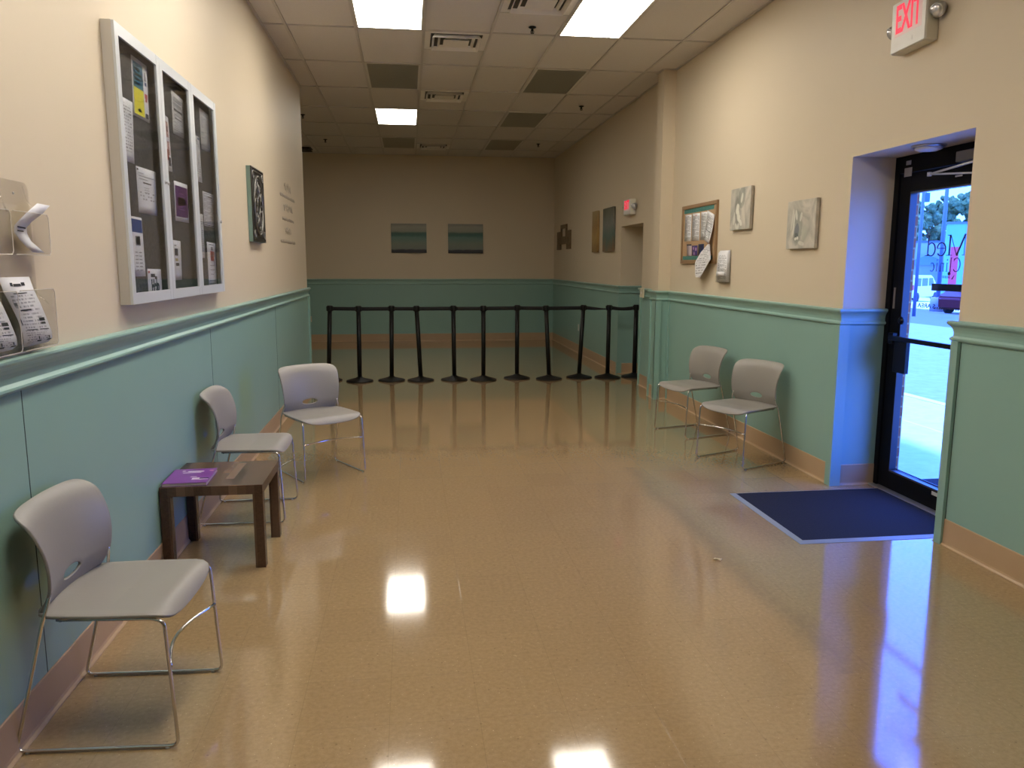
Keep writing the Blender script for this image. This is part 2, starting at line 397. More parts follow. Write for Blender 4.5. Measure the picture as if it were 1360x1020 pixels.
# the hanging grid
g = MB()
def bar(x0, y0, x1, y1): g.box((x0, y0, ZC-.002), (x1, y1, ZC+.008))
for k in range(-5, 7):
    x = XA+TW*k
    if x < XO+.02: continue
    bar(x-.012, (YE if x < XL+.05 else YB), x+.012, YF)
for i in range(-9, 7):
    y = Y0+TL*i
    bar((XO if y > YE else XL), y-.012, XR, y+.012)
for k, yy in ((2, Y0+TL/2), (2, Y0+2.5*TL), (2, Y0+5.5*TL), (3, Y0-TL/2), (-2, Y0+6.5*TL)):
    bar(XA+TW*k, yy-.012, XA+TW*(k+1), yy+.012)
bar(XL, YB, XL+.022, YE); bar(XR-.022, YB, XR, PY0); bar(XR-.022, PY1, XR, YF); bar(XO, YF-.022, XR, YF); bar(XO, YE, XO+.022, YF)
bar(PX-.022, PY0, PX, PY1); bar(PX, PY0-.022, XR, PY0)
struct(g.build('trim_1', M['tbar']), 'ceiling grid of thin metal bars')

w = MB(); w.box((XL-.16, YB-.2, 0), (XL, YE, H)); struct(w.build('wall_left', M['wall']), 'beige left wall that ends at the wider far room')
w = MB(); w.box((XO-.2, YE-.16, 0), (XL-.16, YE, H)); struct(w.build('wall_return', M['wall']))
w = MB(); w.box((XO-.2, YE, 0), (XO, YF+.2, H)); struct(w.build('wall_far_left', M['wall']))
w = MB(); w.box((XO, YF, 0), (OUT, YF+.2, H)); struct(w.build('wall_far', M['wall']), 'shadowed beige far wall')
w = MB(); w.box((XL-.16, YB-.2, 0), (OUT, YB, H)); struct(w.build('wall_near', M['wall']))
w = MB()
w.box((XR, YB, 0), (OUT, DY0, H)); w.box((XR, DY0, DZ), (OUT, DY1, H)); w.box((XR, DY1, 0), (OUT, AY0, H))
w.box((XR, AY0, AZ), (OUT, AY1, H)); w.box((XR, AY1, 0), (OUT, YF, H)); w.box((PX, PY0, 0), (XR, PY1, H))
w.box((OUT, AY0-.2, 0), (AX+.2, AY0, AZ+.2)); w.box((OUT, AY1, 0), (AX+.2, AY1+.2, AZ+.2)); w.box((AX, AY0, 0), (AX+.2, AY1, AZ+.2)); w.box((OUT, AY0, AZ), (AX, AY1, AZ+.2))
struct(w.build('wall_right', M['wall']), 'beige right wall with the recessed glass entrance')
# brick skin outside
BX = 3.522
w = MB()
w.box((OUT+.001, YB, -.3), (BX, 3.62, 4.4)); w.box((OUT+.001, 3.62, 2.42), (BX, 5.09, 4.4)); w.box((OUT+.001, 5.09, -.3), (BX, AY0-.21, 4.4))
struct(w.build('wall_outside', M['brick']), 'brick outer wall around the entrance')

# mouldings follow the walls with mitred corners (the room lies on the right of the path)
PATH = [(DX, DY0), (XR, DY0), (XR, YB), (XL, YB), (XL, YE), (XO, YE), (XO, YF), (XR, YF), (XR, AY1), (AX, AY1), (AX, AY0), (XR, AY0), (XR, PY1), (PX, PY1), (PX, PY0), (XR, PY0), (XR, DY1), (DX, DY1)]
def offs(i, d):
    p = Vector(PATH[i]); 
    def nr(a, b):
        t = (Vector(b)-Vector(a)).normalized(); return Vector((t.y, -t.x))
    ns = []
    if i > 0: ns.append(nr(PATH[i-1], PATH[i]))
    if i < len(PATH)-1: ns.append(nr(PATH[i], PATH[i+1]))
    if len(ns) == 1: return p+ns[0]*d
    n = ns[0]+ns[1]; return p+n*(d/(n.length_squared/2))
def moulding(prof, i0, i1, mb):
    rings = []
    for i in range(i0, i1+1):
        rings.append([mb.bm.verts.new((*offs(i, d), z)) for d, z in prof])
    n = len(prof)
    for a, b in zip(rings, rings[1:]):
        for j in range(n): mb.bm.faces.new((a[j], a[(j+1) % n], b[(j+1) % n], b[j]))
    mb.bm.faces.new(rings[0]); mb.bm.faces.new(rings[-1][::-1])
PANEL = [(-.001, .12), (.008, .12), (.008, 1.135), (-.001, 1.135)]
RAIL = [(-.001, 1.128), (.012, 1.128), (.021, 1.132), (.026, 1.139), (.025, 1.147), (.018, 1.153), (.0135, 1.158), (.0135, 1.176), (.017, 1.192), (.024, 1.206), (.031, 1.214), (.037, 1.219), (.040, 1.227), (.038, 1.235), (.030, 1.240), (-.001, 1.240)]
BASE = [(-.001, 0), (.024, 0), (.024, .004), (.016, .012), (.0135, .022), (.0125, .145), (.010, .150), (-.001, .150)]
k = 2
for name, i0, i1 in (('near_right', 0, 3), ('left', 3, 5), ('far_left', 5, 6), ('far', 6, 7), ('far_right', 7, 11), ('right', 11, 17)):
    mb = MB(); moulding(PANEL, i0, i1, mb); struct(mb.build('trim_%d' % k, M['green']), 'green wainscot panelling'); k += 1
    mb = MB(); moulding(RAIL, i0, i1, mb); struct(mb.build('trim_%d' % k, M['rail']), 'green moulded chair rail'); k += 1
    mb = MB(); moulding(BASE, i0, i1, mb); struct(mb.build('baseboard_'+name, M['base']), 'tan vinyl cove base')
# corner boards and panel joints on the wainscot
cb = MB()
def cboard(x0, y0, x1, y1): cb.box((x0, y0, 0), (x1, y1, 1.13))
e = .027
cboard(XR-e, DY0-.001, XR, DY0-.045); cboard(XR-e, DY0-.001, XR+.045, DY0+.010)
cboard(XR-e, DY1+.001, XR, DY1+.045); cboard(XR-e, DY1-.026, XR+.05, DY1+.001)
cboard(PX-e, PY0-.02, PX, PY0+.04); cboard(PX-e, PY0-e, PX+.04, PY0); cboard(PX-e, PY1-.035, PX, PY1+.01)
cboard(XR-.02, PY1, XR, PY1+.05); cboard(XR-.02, PY0-.05, XR, PY0)
cboard(XR-e, AY0-.04, XR, AY0+.001); cboard(XR-e, AY1-.001, XR, AY1+.045); cboard(XR-e, AY1-.02, XR+.04, AY1)
cboard(XL, YE-.04, XL+e, YE+.001); cboard(XL-.12, YE, XL+e, YE+.018)
struct(cb.build('trim_20', M['green']), 'green corner boards on the wainscot')
jt = MB()
for y in (2.66, 5.10, 7.54): jt.box((XL+.006, y-.0022, .15), (XL+.0088, y+.0022, 1.13))
jt.box((XR-.0088, DY0-.0495, .15), (XR-.006, DY0-.045, 1.13)); jt.box((XR-.0088, DY1+.045, .15), (XR-.006, DY1+.0495, 1.13))
for y in (PY1+.30, ): jt.box((XR-.0088, y-.004, .15), (XR-.006, y+.004, 1.13))
struct(jt.build('trim_21', plain('joint_shadow_gap', (.03, .055, .05), .8)), 'narrow open joints between wainscot sheets')

# ------------------------------------------------------------------ ceiling things
def cell(kx, iy): return XA+TW*kx+.012, Y0+TL*iy+.012, XA+TW*(kx+1)-.012, Y0+TL*(iy+1)-.012
def light(kx, iy, lens, label, group, lit):
    x0, y0, x1, y1 = cell(kx, iy); c = ((x0+x1)/2, (y0+y1)/2, ZC+.006)
    r = empty('ceiling_light', c); tag(r, label, 'ceiling light', group)
    m = MB(); t = .016 if lit else .022
    for a, b in (((x0, y0), (x1, y0+t)), ((x0, y1-t), (x1, y1)), ((x0, y0+t), (x0+t, y1-t)), ((x1-t, y0+t), (x1, y1-t))):
        m.box((a[0], a[1], ZC-.001), (b[0], b[1], ZC+.008))
    f = m.build('frame', M['white_metal'], r)
    m = MB(); m.box((x0+t, y0+t, ZC+.001), (x1-t, y1-t, ZC+.0075)); q = m.build('lens', lens, r)
    rebase(r, [f, q]); return r
light(1, -1, M['lamp'], 'lit fluorescent troffer cut off at the top, left of the vent', 'lit ceiling lights', 1)
light(4, -1, M['lamp'], 'largest lit fluorescent troffer, near the right wall', 'lit ceiling lights', 1)
light(1, 3, M['lamp_far'], 'small-looking lit fluorescent troffer deep in the room between two dark panels', 'lit ceiling lights', 1)
light(1, 1, M['dark_lens'], 'unlit ceiling light panel between the near and the far lit troffers', 'unlit ceiling lights', 0)
light(1, 5, M['dark_lens'], 'unlit ceiling light panel just behind the far lit troffer', 'unlit ceiling lights', 0)
light(4, 1, M['dark_lens'], 'unlit ceiling light panel nearest the camera on the right side of the ceiling', 'unlit ceiling lights', 0)
light(4, 3, M['dark_lens'], 'unlit ceiling light panel, middle one of the right row', 'unlit ceiling lights', 0)
light(4, 5, M['dark_lens'], 'unlit ceiling light panel nearest the far wall in the right row', 'unlit ceiling lights', 0)
for kx, iy, lb in ((1, -5, 'left'), (1, -3, 'middle')):
    light(kx, iy, M['lamp_over'], 'lit fluorescent troffer overhead, outside the view', 'lit ceiling lights', 1)

def vent(kx, y0, label, dark=False):
    x0, x1 = XA+TW*kx+.012, XA+TW*(kx+1)-.012; y0 += .012; y1 = y0+TW-.024; cx, cy = (x0+x1)/2, (y0+y1)/2
    r = empty('ceiling_vent', (cx, cy, ZC)); tag(r, label, 'ceiling vent', 'square ceiling vents'); ps = []
    def ring(m, a0, z0, a1, z1):
        P = [(cx+sx*a, cy+sy*a, z) for a, z in ((a0, z0), (a1, z1)) for sx, sy in ((-1, -1), (1, -1), (1, 1), (-1, 1))]
        for j in range(4): m.face([P[j], P[(j+1) % 4], P[4+(j+1) % 4], P[4+j]])
    m = MB(); hf = (x1-x0)/2
    ring(m, hf, ZC-.001, hf-.05, ZC-.001); ring(m, hf-.05, ZC-.001, hf-.055, ZC+.006); ring(m, hf, ZC-.001, hf, ZC+.007)
    ps.append(m.build('frame', M['vent'], r))
    m = MB(); m.box((cx-hf+.04, cy-hf+.04, ZC+.0055), (cx+hf-.04, cy+hf-.04, ZC+.0075)); ps.append(m.build('throat', M['vent_dark'], r))
    for a in (.205, .15):
        m = MB(); ring(m, a+.022, ZC-.030+(.205-a)*.25, a, ZC+.004); ring(m, a+.022, ZC-.030+(.205-a)*.25, a+.019, ZC-.031+(.205-a)*.25); ring(m, a+.019, ZC-.031+(.205-a)*.25, a-.003, ZC+.004)
        ps.append(m.build('louvre', M['vent_dark'] if dark else M['vent'], r))
    m = MB(); m.hexa([(cx-.12, cy-.12, ZC-.022), (cx+.12, cy-.12, ZC-.022), (cx+.12, cy+.12, ZC-.022), (cx-.12, cy+.12, ZC-.022), (cx-.09, cy-.09, ZC+.004), (cx+.09, cy-.09, ZC+.004), (cx+.09, cy+.09, ZC+.004), (cx-.09, cy+.09, ZC+.004)])
    ps.append(m.build('centre_plate', M['vent_dark'] if dark else M['vent'], r)); rebase(r, ps); return r
vent(3, Y0-TL, 'square ceiling vent at the top edge of the photo beside the big lit troffer')
vent(2, Y0, 'square ceiling vent second from the top edge, right of the near lit troffer')
vent(2, Y0+2*TL, 'square ceiling vent above right of the far lit troffer')
vent(2, Y0+5.5*TL, 'square ceiling vent close to the far wall, seen almost edge-on')
vent(-2, Y0+6*TL, 'dark ceiling grille far left beyond the end of the left wall', True)
def sprinkler(x, y, label):
    r = empty('sprinkler_head', (x, y, ZC)); tag(r, label, 'sprinkler', 'black ceiling sprinklers')
    m = MB(); m.lathe([(.034, 0), (.034, -.006), (.02, -.012), (.012, -.014)], (0, 0, .0), n=16); m.build('escutcheon', M['black'], r)
    m = MB(); m.lathe([(.011, -.012), (.011, -.035), (.005, -.038), (.005, -.05), (.016, -.051), (.016, -.054)], n=12)
    m.tube([(.012, 0, -.03), (.016, 0, -.042), (.006, 0, -.051)], .0025, n=6); m.tube([(-.012, 0, -.03), (-.016, 0, -.042), (-.006, 0, -.051)], .0025, n=6)
    m.build('deflector', M['black'], r); return r
for x, y, lb in ((1.13, 7.216, 'black sprinkler head nearest the camera, beside the big lit troffer'), (2.323, 10.57, 'black sprinkler head beyond the pilaster on the right'),
                 (2.294, 13.89, 'small black sprinkler head on the right close to the far wall'), (-1.445, 11.71, 'black sprinkler head just past the end of the left wall'),
                 (-1.361, 13.93, 'faint black sprinkler head on the left close to the far wall')): sprinkler(x, y, lb)

# ------------------------------------------------------------------ stacking chairs
def smooth_curve(pts, rad, seg=6):
    """polyline with rounded corners"""
    P = [Vector(p) for p in pts]; out = [P[0]]
    for i in range(1, len(P)-1):
        a = (P[i-1]-P[i]); b = (P[i+1]-P[i]); d = min(rad, a.length*.45, b.length*.45)
        s, e_ = P[i]+a.normalized()*d, P[i]+b.normalized()*d
        for j in range(seg+1):
            t = j/seg; out.append(s*(1-t)**2+P[i]*2*t*(1-t)+e_*t*t)
    out.append(P[-1]); return out
def chair(label):
    r = empty('stacking_chair'); tag(r, label, 'chair', 'grey stacking chairs along the walls')
    # seat: rounded shell with a scooped front lip
    def seat_pt(u, v):      # u -1..1 across, v -1(back)..1(front)
        y = u*(.235-.012*(v < 0)*abs(v)); x = .0345+v*.2085
        z = .447-.010*(1-u*u)*(1-abs(v))
        if v > .72: q = (v-.72)/.28; z -= q*q*(.014+.030*(1-abs(u)**2.4)); x -= q*q*.004
        if v < -.8: q = (-v-.8)/.2; z += q*q*.008
        return Vector((x, y, z))
    def radial(fn, hole, nr, na, ex):
        rings = []
        for i in range(nr+1):
            ring = []
            for j in range(na):
                t = 2*PI*j/na; c_, s_ = math.cos(t), math.sin(t)
                x_ = 26 if (s_ < 0 and ex == 10) else ex
                k_ = (abs(c_)**x_+abs(s_)**x_)**(-1/x_)
                o_ = Vector((c_*k_, s_*k_)); h_ = Vector((hole[0]+hole[2]*c_, hole[1]+hole[3]*s_))
                f_ = i/nr
                p = h_*(1-f_)+o_*f_; ring.append(fn(p.x, p.y))
            rings.append(ring)
        return rings
    def shell(rings, t, closed_center, normal_fn):
        m = MB(); na = len(rings[0])
        V = [[m.bm.verts.new(p) for p in rg] for rg in rings]
        for a, b in zip(V, V[1:]):
            for j in range(na): f = m.bm.faces.new((a[j], b[j], b[(j+1) % na], a[(j+1) % na])); f.smooth = True
        if closed_center: m.bm.faces.new(V[0])
        bmesh.ops.recalc_face_normals(m.bm, faces=m.bm.faces)
        return m
    rg = radial(seat_pt, (0, 0, .04, .04), 12, 72, 9)
    m = shell(rg, .01, True, None); o = m.build('seat', M['plastic'], r, fix=False)
    s = o.modifiers.new('s', 'SOLIDIFY'); s.thickness = .011; s.offset = 0
    b = o.modifiers.new('b', 'BEVEL'); b.width = .003; b.segments = 2; b.limit_method = 'ANGLE'
    # backrest: curved shell with an oval hand hole
    def back_pt(u, v):      # u across, v -1 bottom .. 1 top
        hw = .206+.028*((v+1)/2)**.8; y = u*hw
        z = .444+(v+1)/2*.340 - .012*u*u*(v > 0)*v
        q = (v+1)/2
        x = -.152 - .006*q - .040*q**3 + u*u*(.014+.034*math.sin(PI*min(1, max(0, q)))**.8) - .028*(max(0, q-.87)/.13)**1.6 - .024*(max(0, .24-q)/.24)**1.4
        return Vector((x, y, z))
    rg = radial(back_pt, (0, -.60, .27, .115), 14, 112, 10)
    m = shell(rg, .01, False, None); o = m.build('backrest', M['plastic'], r, fix=False)
    s = o.modifiers.new('s', 'SOLIDIFY'); s.thickness = .010; s.offset = 0
    b = o.modifiers.new('b', 'BEVEL'); b.width = .003; b.segments = 2; b.limit_method = 'ANGLE'
    R_ = .0058
    for sy in (-1, 1):
        y = .235*sy
        pts = [(-.120, .204*sy, .520), (-.124, .213*sy, .490), (-.132, .223*sy, .455), (-.140, .229*sy, .425), (-.250, y, .0075), (.250, y, .0075), (.228, .228*sy, .425), (.19, .222*sy, .434), (-.10, .218*sy, .437)]
        m = MB(); m.tube(smooth_curve(pts, .028, 5), R_, n=8); m.build('side_frame', M['chrome'], r)
        for x in (-.215, .215):
            m = MB(); m.lathe([(.006, .0), (.0075, .001), (.0075, .005), (.006, .007)], (x, y, 0), n=10); m.build('glide', M['steel'], r)
    arc = [(.239-.055*math.sin(PI*j/12), -.229+.458*j/12, .275) for j in range(13)]
    m = MB(); m.tube(arc, .0055, n=8); m.build('crossbar', M['chrome'], r)
    m = MB(); m.tube([(.17, -.222, .432), (.17, .222, .432)], .005, n=6); m.build('seat_support', M['chrome'], r)
    m = MB(); m.tube([(-.09, -.218, .432), (-.09, .218, .432)], .005, n=6); m.build('seat_support', M['chrome'], r)
    return r
def setchair(c, feet_front_a, feet_front_b, fwd, label=None):
    a, b = Vector(feet_front_a), Vector(feet_front_b); f = Vector(fwd).normalized(); p = (a+b)/2-f*.25
    c.location = (p.x, p.y, 0); c.rotation_euler = (0, 0, math.atan2(f.y, f.x))
    if label: c['label'] = label
ch = chair('grey plastic stacking chair nearest the camera, at the bottom left against the green wall')
c2 = copy_tree(ch); c3 = copy_tree(ch); c4 = copy_tree(ch); c5 = copy_tree(ch)
setchair(ch, (-.742, 2.398), (-.742, 2.868), (1, -.06))
setchair(c2, (-.752, 4.60), (-.752, 5.06), (1, -.02), 'grey plastic stacking chair just behind the low wooden table')
setchair(c3, (-.738, 5.437), (-.350, 5.654), (.52, -.854), 'grey plastic stacking chair turned towards the camera, farthest of those on the left')
setchair(c4, (2.265, 5.813), (2.46, 5.394), (-.90, -.43), 'grey plastic stacking chair by the right wall nearer to the entrance')
setchair(c5, (2.27, 6.917), (2.413, 6.481), (-.955, -.29), 'grey plastic stacking chair by the right wall farther from the entrance')

# ------------------------------------------------------------------ side table and booklet
t = empty('side_table', (-.995, 4.150, 0)); tag(t, 'low square dark wood side table between two grey chairs by the left wall', 'table')
m = MB(); m.box((-.248, -.248, .388), (.248, .248, .437), bev=.002); m.build('tabletop', M['wood'], t)
for sx in (-1, 1):
    for sy in (-1, 1):
        m = MB(); m.box((sx*.2475, sy*.2475, 0), (sx*.1975, sy*.1975, .388), bev=.0015); m.build('leg', M['wood'], t)
bk = empty('booklet', (-1.13, 4.055, .4375), .04); tag(bk, 'purple booklet lying on the near left corner of the dark wooden side table', 'booklet')
purple = plain('purple_cover', (.19, .045, .30), .3, var=.2, scale=7); pages = plain('page_edges', (.45, .40, .42), .7, var=.2, scale=200)
m = MB(); m.box((-.105, -.135, .001), (.103, .135, .015)); m.build('pages', pages, bk)
m = MB(); m.box((-.107, -.138, .015), (.105, .138, .0165)); m.box((-.107, -.138, 0), (.105, .138, .001)); m.box((-.107, -.138, 0), (-.1055, .138, .0165))
wht = plain('white_print', (.75, .7, .75), .5); navy = plain('navy_print', (.02, .015, .06), .5)
m.mats = [purple]
for (a, b, c_, d, q) in ((-.03, .075, .05, .09, wht), (-.05, .055, .04, .062, wht), (.005, -.03, .035, -.02, wht), (.02, -.066, .055, -.048, wht), (.055, -.066, .10, -.05, navy), (.02, -.08, .10, -.072, wht), (.075, .085, .095, .10, plain('pink_print', (.7, .35, .45), .5)), (-.06, .088, -.045, .10, wht)):
    m.box((a, b, .0166), (c_, d, .0169), q)
m.build('cover', None, bk)

# ------------------------------------------------------------------ queue posts
def arch_post(i, base, top, belt_to=None, label=''):
    r = empty('queue_post', (base[0], base[1], 0)); tag(r, label, 'queue post', 'black retractable-belt queue posts')
    dx, dy = top[0]-base[0], top[1]-base[1]
    m = MB(); m.lathe([(.176, 0), (.178, .006), (.176, .014), (.150, .021), (.09, .038), (.05, .050), (.036, .058), (.034, .062)], n=32); m.build('base', M['black'], r)
    m = MB(); m.tube([(0, 0, .05), (dx*.93, dy*.93, .93)], .0285, n=16); m.build('pole', M['black'], r)
    m = MB(); rot = Matrix.Rotation(math.atan2(dx, 1), 3, 'Y')
    m.lathe([(.030, -.075), (.036, -.072), (.036, -.004), (.033, 0), (.006, .001)], (dx, dy, .992), n=20, mat=rot)
    m.box((dx-.045, dy-.014, .925), (dx+.045, dy+.014, .982), bev=.003); m.box((dx-.014, dy-.045, .925), (dx+.014, dy+.045, .982), bev=.003)
    m.build('belt_head', M['black'], r)
    if belt_to is not None:
        ex, ey, twist, sag = belt_to; bx, by = ex-base[0], ey-base[1]
        a = Vector((dx, dy, .953)); b = Vector((bx, by, .953)); n = 16
        dr = (b-a).normalized(); a = a+dr*.04; b = b-dr*.04; side = Vector((-dr.y, dr.x, 0)); m = MB(); rows = []
        for j in range(n+1):
            f = j/n; p = a*(1-f)+b*f; p.z -= sag*4*f*(1-f)*.5+sag*.2*f
            ang = twist*math.sin(PI*f) if twist < 4 else 0
            v = Vector((0, 0, 1))*math.cos(ang)+side*math.sin(ang)
            rows.append((p+v*.024, p-v*.024))
        m.sheet(rows, None, .002, side); m.build('belt', M['belt'], r)
    return r
bs = [(-1.055, 10.238), (-.651, 10.126), (-.241, 10.144), (.135, 10.101), (.574, 10.117), (.954, 10.073), (1.411, 10.156), (1.825, 10.04), (2.251, 10.129), (2.632, 10.085), (3.011, 10.112)]
tp = [-1.012, -.644, -.225, .092, .568, .957, 1.413, 1.775, 2.298, 2.636, 3.015]
K = 1.0165
B_ = [(x*K, y*K) for x, y in bs]; T_ = [(x*K, B_[i][1]) for i, x in enumerate(tp)]
names = ['leftmost queue post, its base behind the backrest of the turned chair', 'second queue post from the left, beside the turned chair', 'third queue post from the left', 'fourth queue post from the left, leaning to the left', 'fifth queue post from the left',
         'middle queue post, sixth from the left', 'seventh queue post from the left', 'fourth queue post from the right, leaning to the left', 'third queue post from the right, leaning to the right', 'second queue post from the right, before the side passage', 'rightmost queue post, partly hidden by the wall corner of the side passage']
for i in range(11):
    bt = None
    if i < 8: bt = (*T_[i+1], 0, .0)
    if i == 8: bt = (T_[10][0], T_[10][1], 1.25, .03)
    if i == 9: bt = (*T_[10], .5, .025)
    arch_post(i, B_[i], T_[i], bt, 'black '+names[i])

# ------------------------------------------------------------------ entrance mat
r = empty('entrance_mat', (2.66, 4.357, 0)); tag(r, 'navy entrance mat with grey edging in front of the glass door', 'door mat')
x0, x1, y0, y1 = 2.13, 3.20, 3.872, 4.842
y1b = DY1-.03
m = MB()
P = [(x0, y0), (x1, y0), (x1, y1), (x0, y1)]; Q = [(x0+.035, y0+.042), (x1-.002, y0+.042), (x1-.002, y1-.022), (x0+.035, y1-.022)]
for j in range(4):
    a, b, c_, d = P[j], P[(j+1) % 4], Q[(j+1) % 4], Q[j]
    if j == 1: continue
    m.hexa([(*a, .0005), (*b, .0005), (*c_, .0005), (*d, .0005), (*a, .002), (*b, .002), (*c_, .008), (*d, .008)])
e1 = m.build('edging', M['mat_edge'], r)
m = MB(); m.box((Q[0][0]-.001, Q[0][1]-.001, .0008), (Q[2][0], Q[2][1]+.001, .0075)); e2 = m.build('pile', M['mat_pile'], r); rebase(r, [e1, e2])
# crumb of dry leaf
m = MB(); m.sheet([((1.560, 3.718, .001), (1.575, 3.728, .004)), ((1.575, 3.700, .010), (1.592, 3.712, .006)), ((1.592, 3.690, .002), (1.604, 3.700, .008))], None, .003, (0, 0, 1)); o = m.build('dry_leaf', plain('dry_leaf', (.75, .62, .34), .7)); place(o, (1.58, 3.708, 0)); tag(o, 'small pale scrap of dry leaf on the floor in front of the mat', 'leaf')

# ------------------------------------------------------------------ entrance door
dr = empty('door_1', (DX, (DY0+DY1)/2, 0)); dr['kind'] = 'structure'; dr['label'] = 'black framed glass entrance door in the right wall recess'
ps = []
def part(name, m, mat_, par=None):
    o = m.build(name, mat_, par or dr); ps.append(o); return o
F0, F1 = DX, DX+.125
m = MB()
m.box((F0, DY1-.052, 0), (F1, DY1-.0005, DZ-.001), bev=.002); m.box((F0, DY0+.0005, 0), (F1, DY0+.052, DZ-.001), bev=.002)
m.box((F0, DY0+.052, 2.13), (F1, DY1-.052, DZ-.001), bev=.002)
M['leaf_black'] = plain('black_anodised_leaf', (.004, .004, .005), .5, spec=.10)
part('door_frame', m, M['leaf_black'])
L0, L1 = DX+.012, DX+.057
m = MB()
m.box((L0, DY1-.165, .015), (L1, DY1-.055, 2.125), bev=.002); m.box((L0, DY0+.055, .015), (L1, DY0+.165, 2.125), bev=.002)
m.box((L0, DY0+.165, 2.005), (L1, DY1-.165, 2.125)); m.box((L0, DY0+.165, .015), (L1, DY1-.165, .135))
part('door_leaf', m, M['leaf_black'])
m = MB()
ya, yb = DY0+.165, DY1-.165
for a, b in (((ya, .135), (yb, .147)), ((ya, 1.995), (yb, 2.005)), ((yb-.004, .147), (yb, 1.995)), ((ya, .147), (ya+.004, 1.995))):
    m.box((L0-.002, a[0], a[1]), (L1+.002, b[0], b[1]), bev=.002)
m.box((L1+.001, ya, .1475), (L1+.006, yb, .154), bev=.001)
part('glazing_bead', m, plain('bead_dark_grey', (.045, .045, .05), .35, .3))
m = MB(); m.box((DX+.033, ya+.002, .14), (DX+.039, yb-.002, 2.0)); gl = part('glass', m, M['glass'])
m = MB(); m.box((DX-.035, ya-.03, 1.035), (DX-.012, yb+.055, 1.066), bev=.005); m.box((DX-.03, yb+.01, 1.01), (L0, yb+.06, 1.085), bev=.003); m.box((DX-.03, ya-.06, 1.01), (L0, ya-.01, 1.085), bev=.003)
part('push_bar', m, M['frame_black'])
m = MB(); m.box((DX-.018, 4.668, .825), (L0-.0005, 4.795, 1.034), bev=.003); part('latch_box', m, M['frame_black'])
m = MB(); m.lathe([(.026, 0), (.026, .012), (.014, .016), (.013, .02)], (L0, 4.775, 1.17), mat=Matrix.Rotation(-PI/2, 3, 'Y'), n=20); part('lock_cylinder', m, M['frame_black'])
m = MB(); m.box((L0-.004, 4.865, 1.245), (L0, 4.882, 1.385)); part('strike_plate', m, plain('bronze_plate', (.30, .25, .2), .4, .5))
m = MB(); m.box((DX-.055, 4.02, 2.128), (DX-.001, 4.300, 2.190), bev=.006); cl = part('closer', m, plain('grey_closer', (.20, .20, .21), .35, .5))
m = MB(); m.tube([(DX-.065, 4.12, 2.115), (DX-.06, 4.515, 2.085)], .007, n=6); m.tube([(DX-.06, 4.515, 2.085), (DX-.03, 4.10, 2.050)], .006, n=6); m.lathe([(.013, -.012), (.013, .012)], (DX-.06, 4.515, 2.085), n=12)
part('closer_arm', m, plain('pale_closer_arm', (.55, .55, .56), .3, .4), cl)
m = MB(); m.box((L1+.001, 4.18, 1.375), (L1+.012, 4.573, 1.420), bev=.002); part('sign_bar', m, M['frame_black'])
m = MB(); m.box((DX-.0015, 4.852, 2.104), (DX-.0003, 4.775, 2.160)); m.box((DX-.0015, 4.84, 2.178), (DX-.0003, 4.79, 2.205)); m.box((DX-.0015, 4.30, 2.052), (DX-.0003, 4.36, 2.062)); part('sticker', m, plain('grey_sticker', (.35, .35, .36), .5))
m = MB(); m.box((L0-.0015, 4.285, .105), (L0-.0003, 4.340, .128)); part('sticker', m, plain('pale_sticker', (.5, .5, .5), .5))
m = MB(); m.box((DX-.040, DY0+.001, 0), (DX+.10, DY1-.001, .012), bev=.003); part('threshold', m, plain('worn_aluminium', (.45, .44, .42), .4, .8))
# lettering on the glass, reading from outside (hence mirrored from the room)
XG = DX+.0395
def ribbon(m, pts, wd, y0, z0, s):
    """stroke with varying width: pts in letter units (x to the right as read from outside)"""
    P_ = [Vector((x, z)) for x, z in pts]; n = len(P_); wd = wd if isinstance(wd, (list, tuple)) else [wd]*n
    A, B = [], []
    for i, p in enumerate(P_):
        t = (P_[min(i+1, n-1)]-P_[max(i-1, 0)]).normalized(); q = Vector((-t.y, t.x))*wd[i]/2
        A.append(p+q); B.append(p-q)
    for i in range(n-1):
        m.face([(XG, y0+v.x*s, z0+v.y*s) for v in (A[i], A[i+1], B[i+1], B[i])])
def arcp(cx, cy, rx, ry, a0, a1, n=14): return [(cx+rx*math.cos(math.radians(a0+(a1-a0)*i/n)), cy+ry*math.sin(math.radians(a0+(a1-a0)*i/n))) for i in range(n+1)]
def aw(n, lo, hi, ph=0): return [lo+(hi-lo)*abs(math.cos(math.radians(ph[0]+(ph[1]-ph[0])*i/(n-1)))) for i in range(n)]
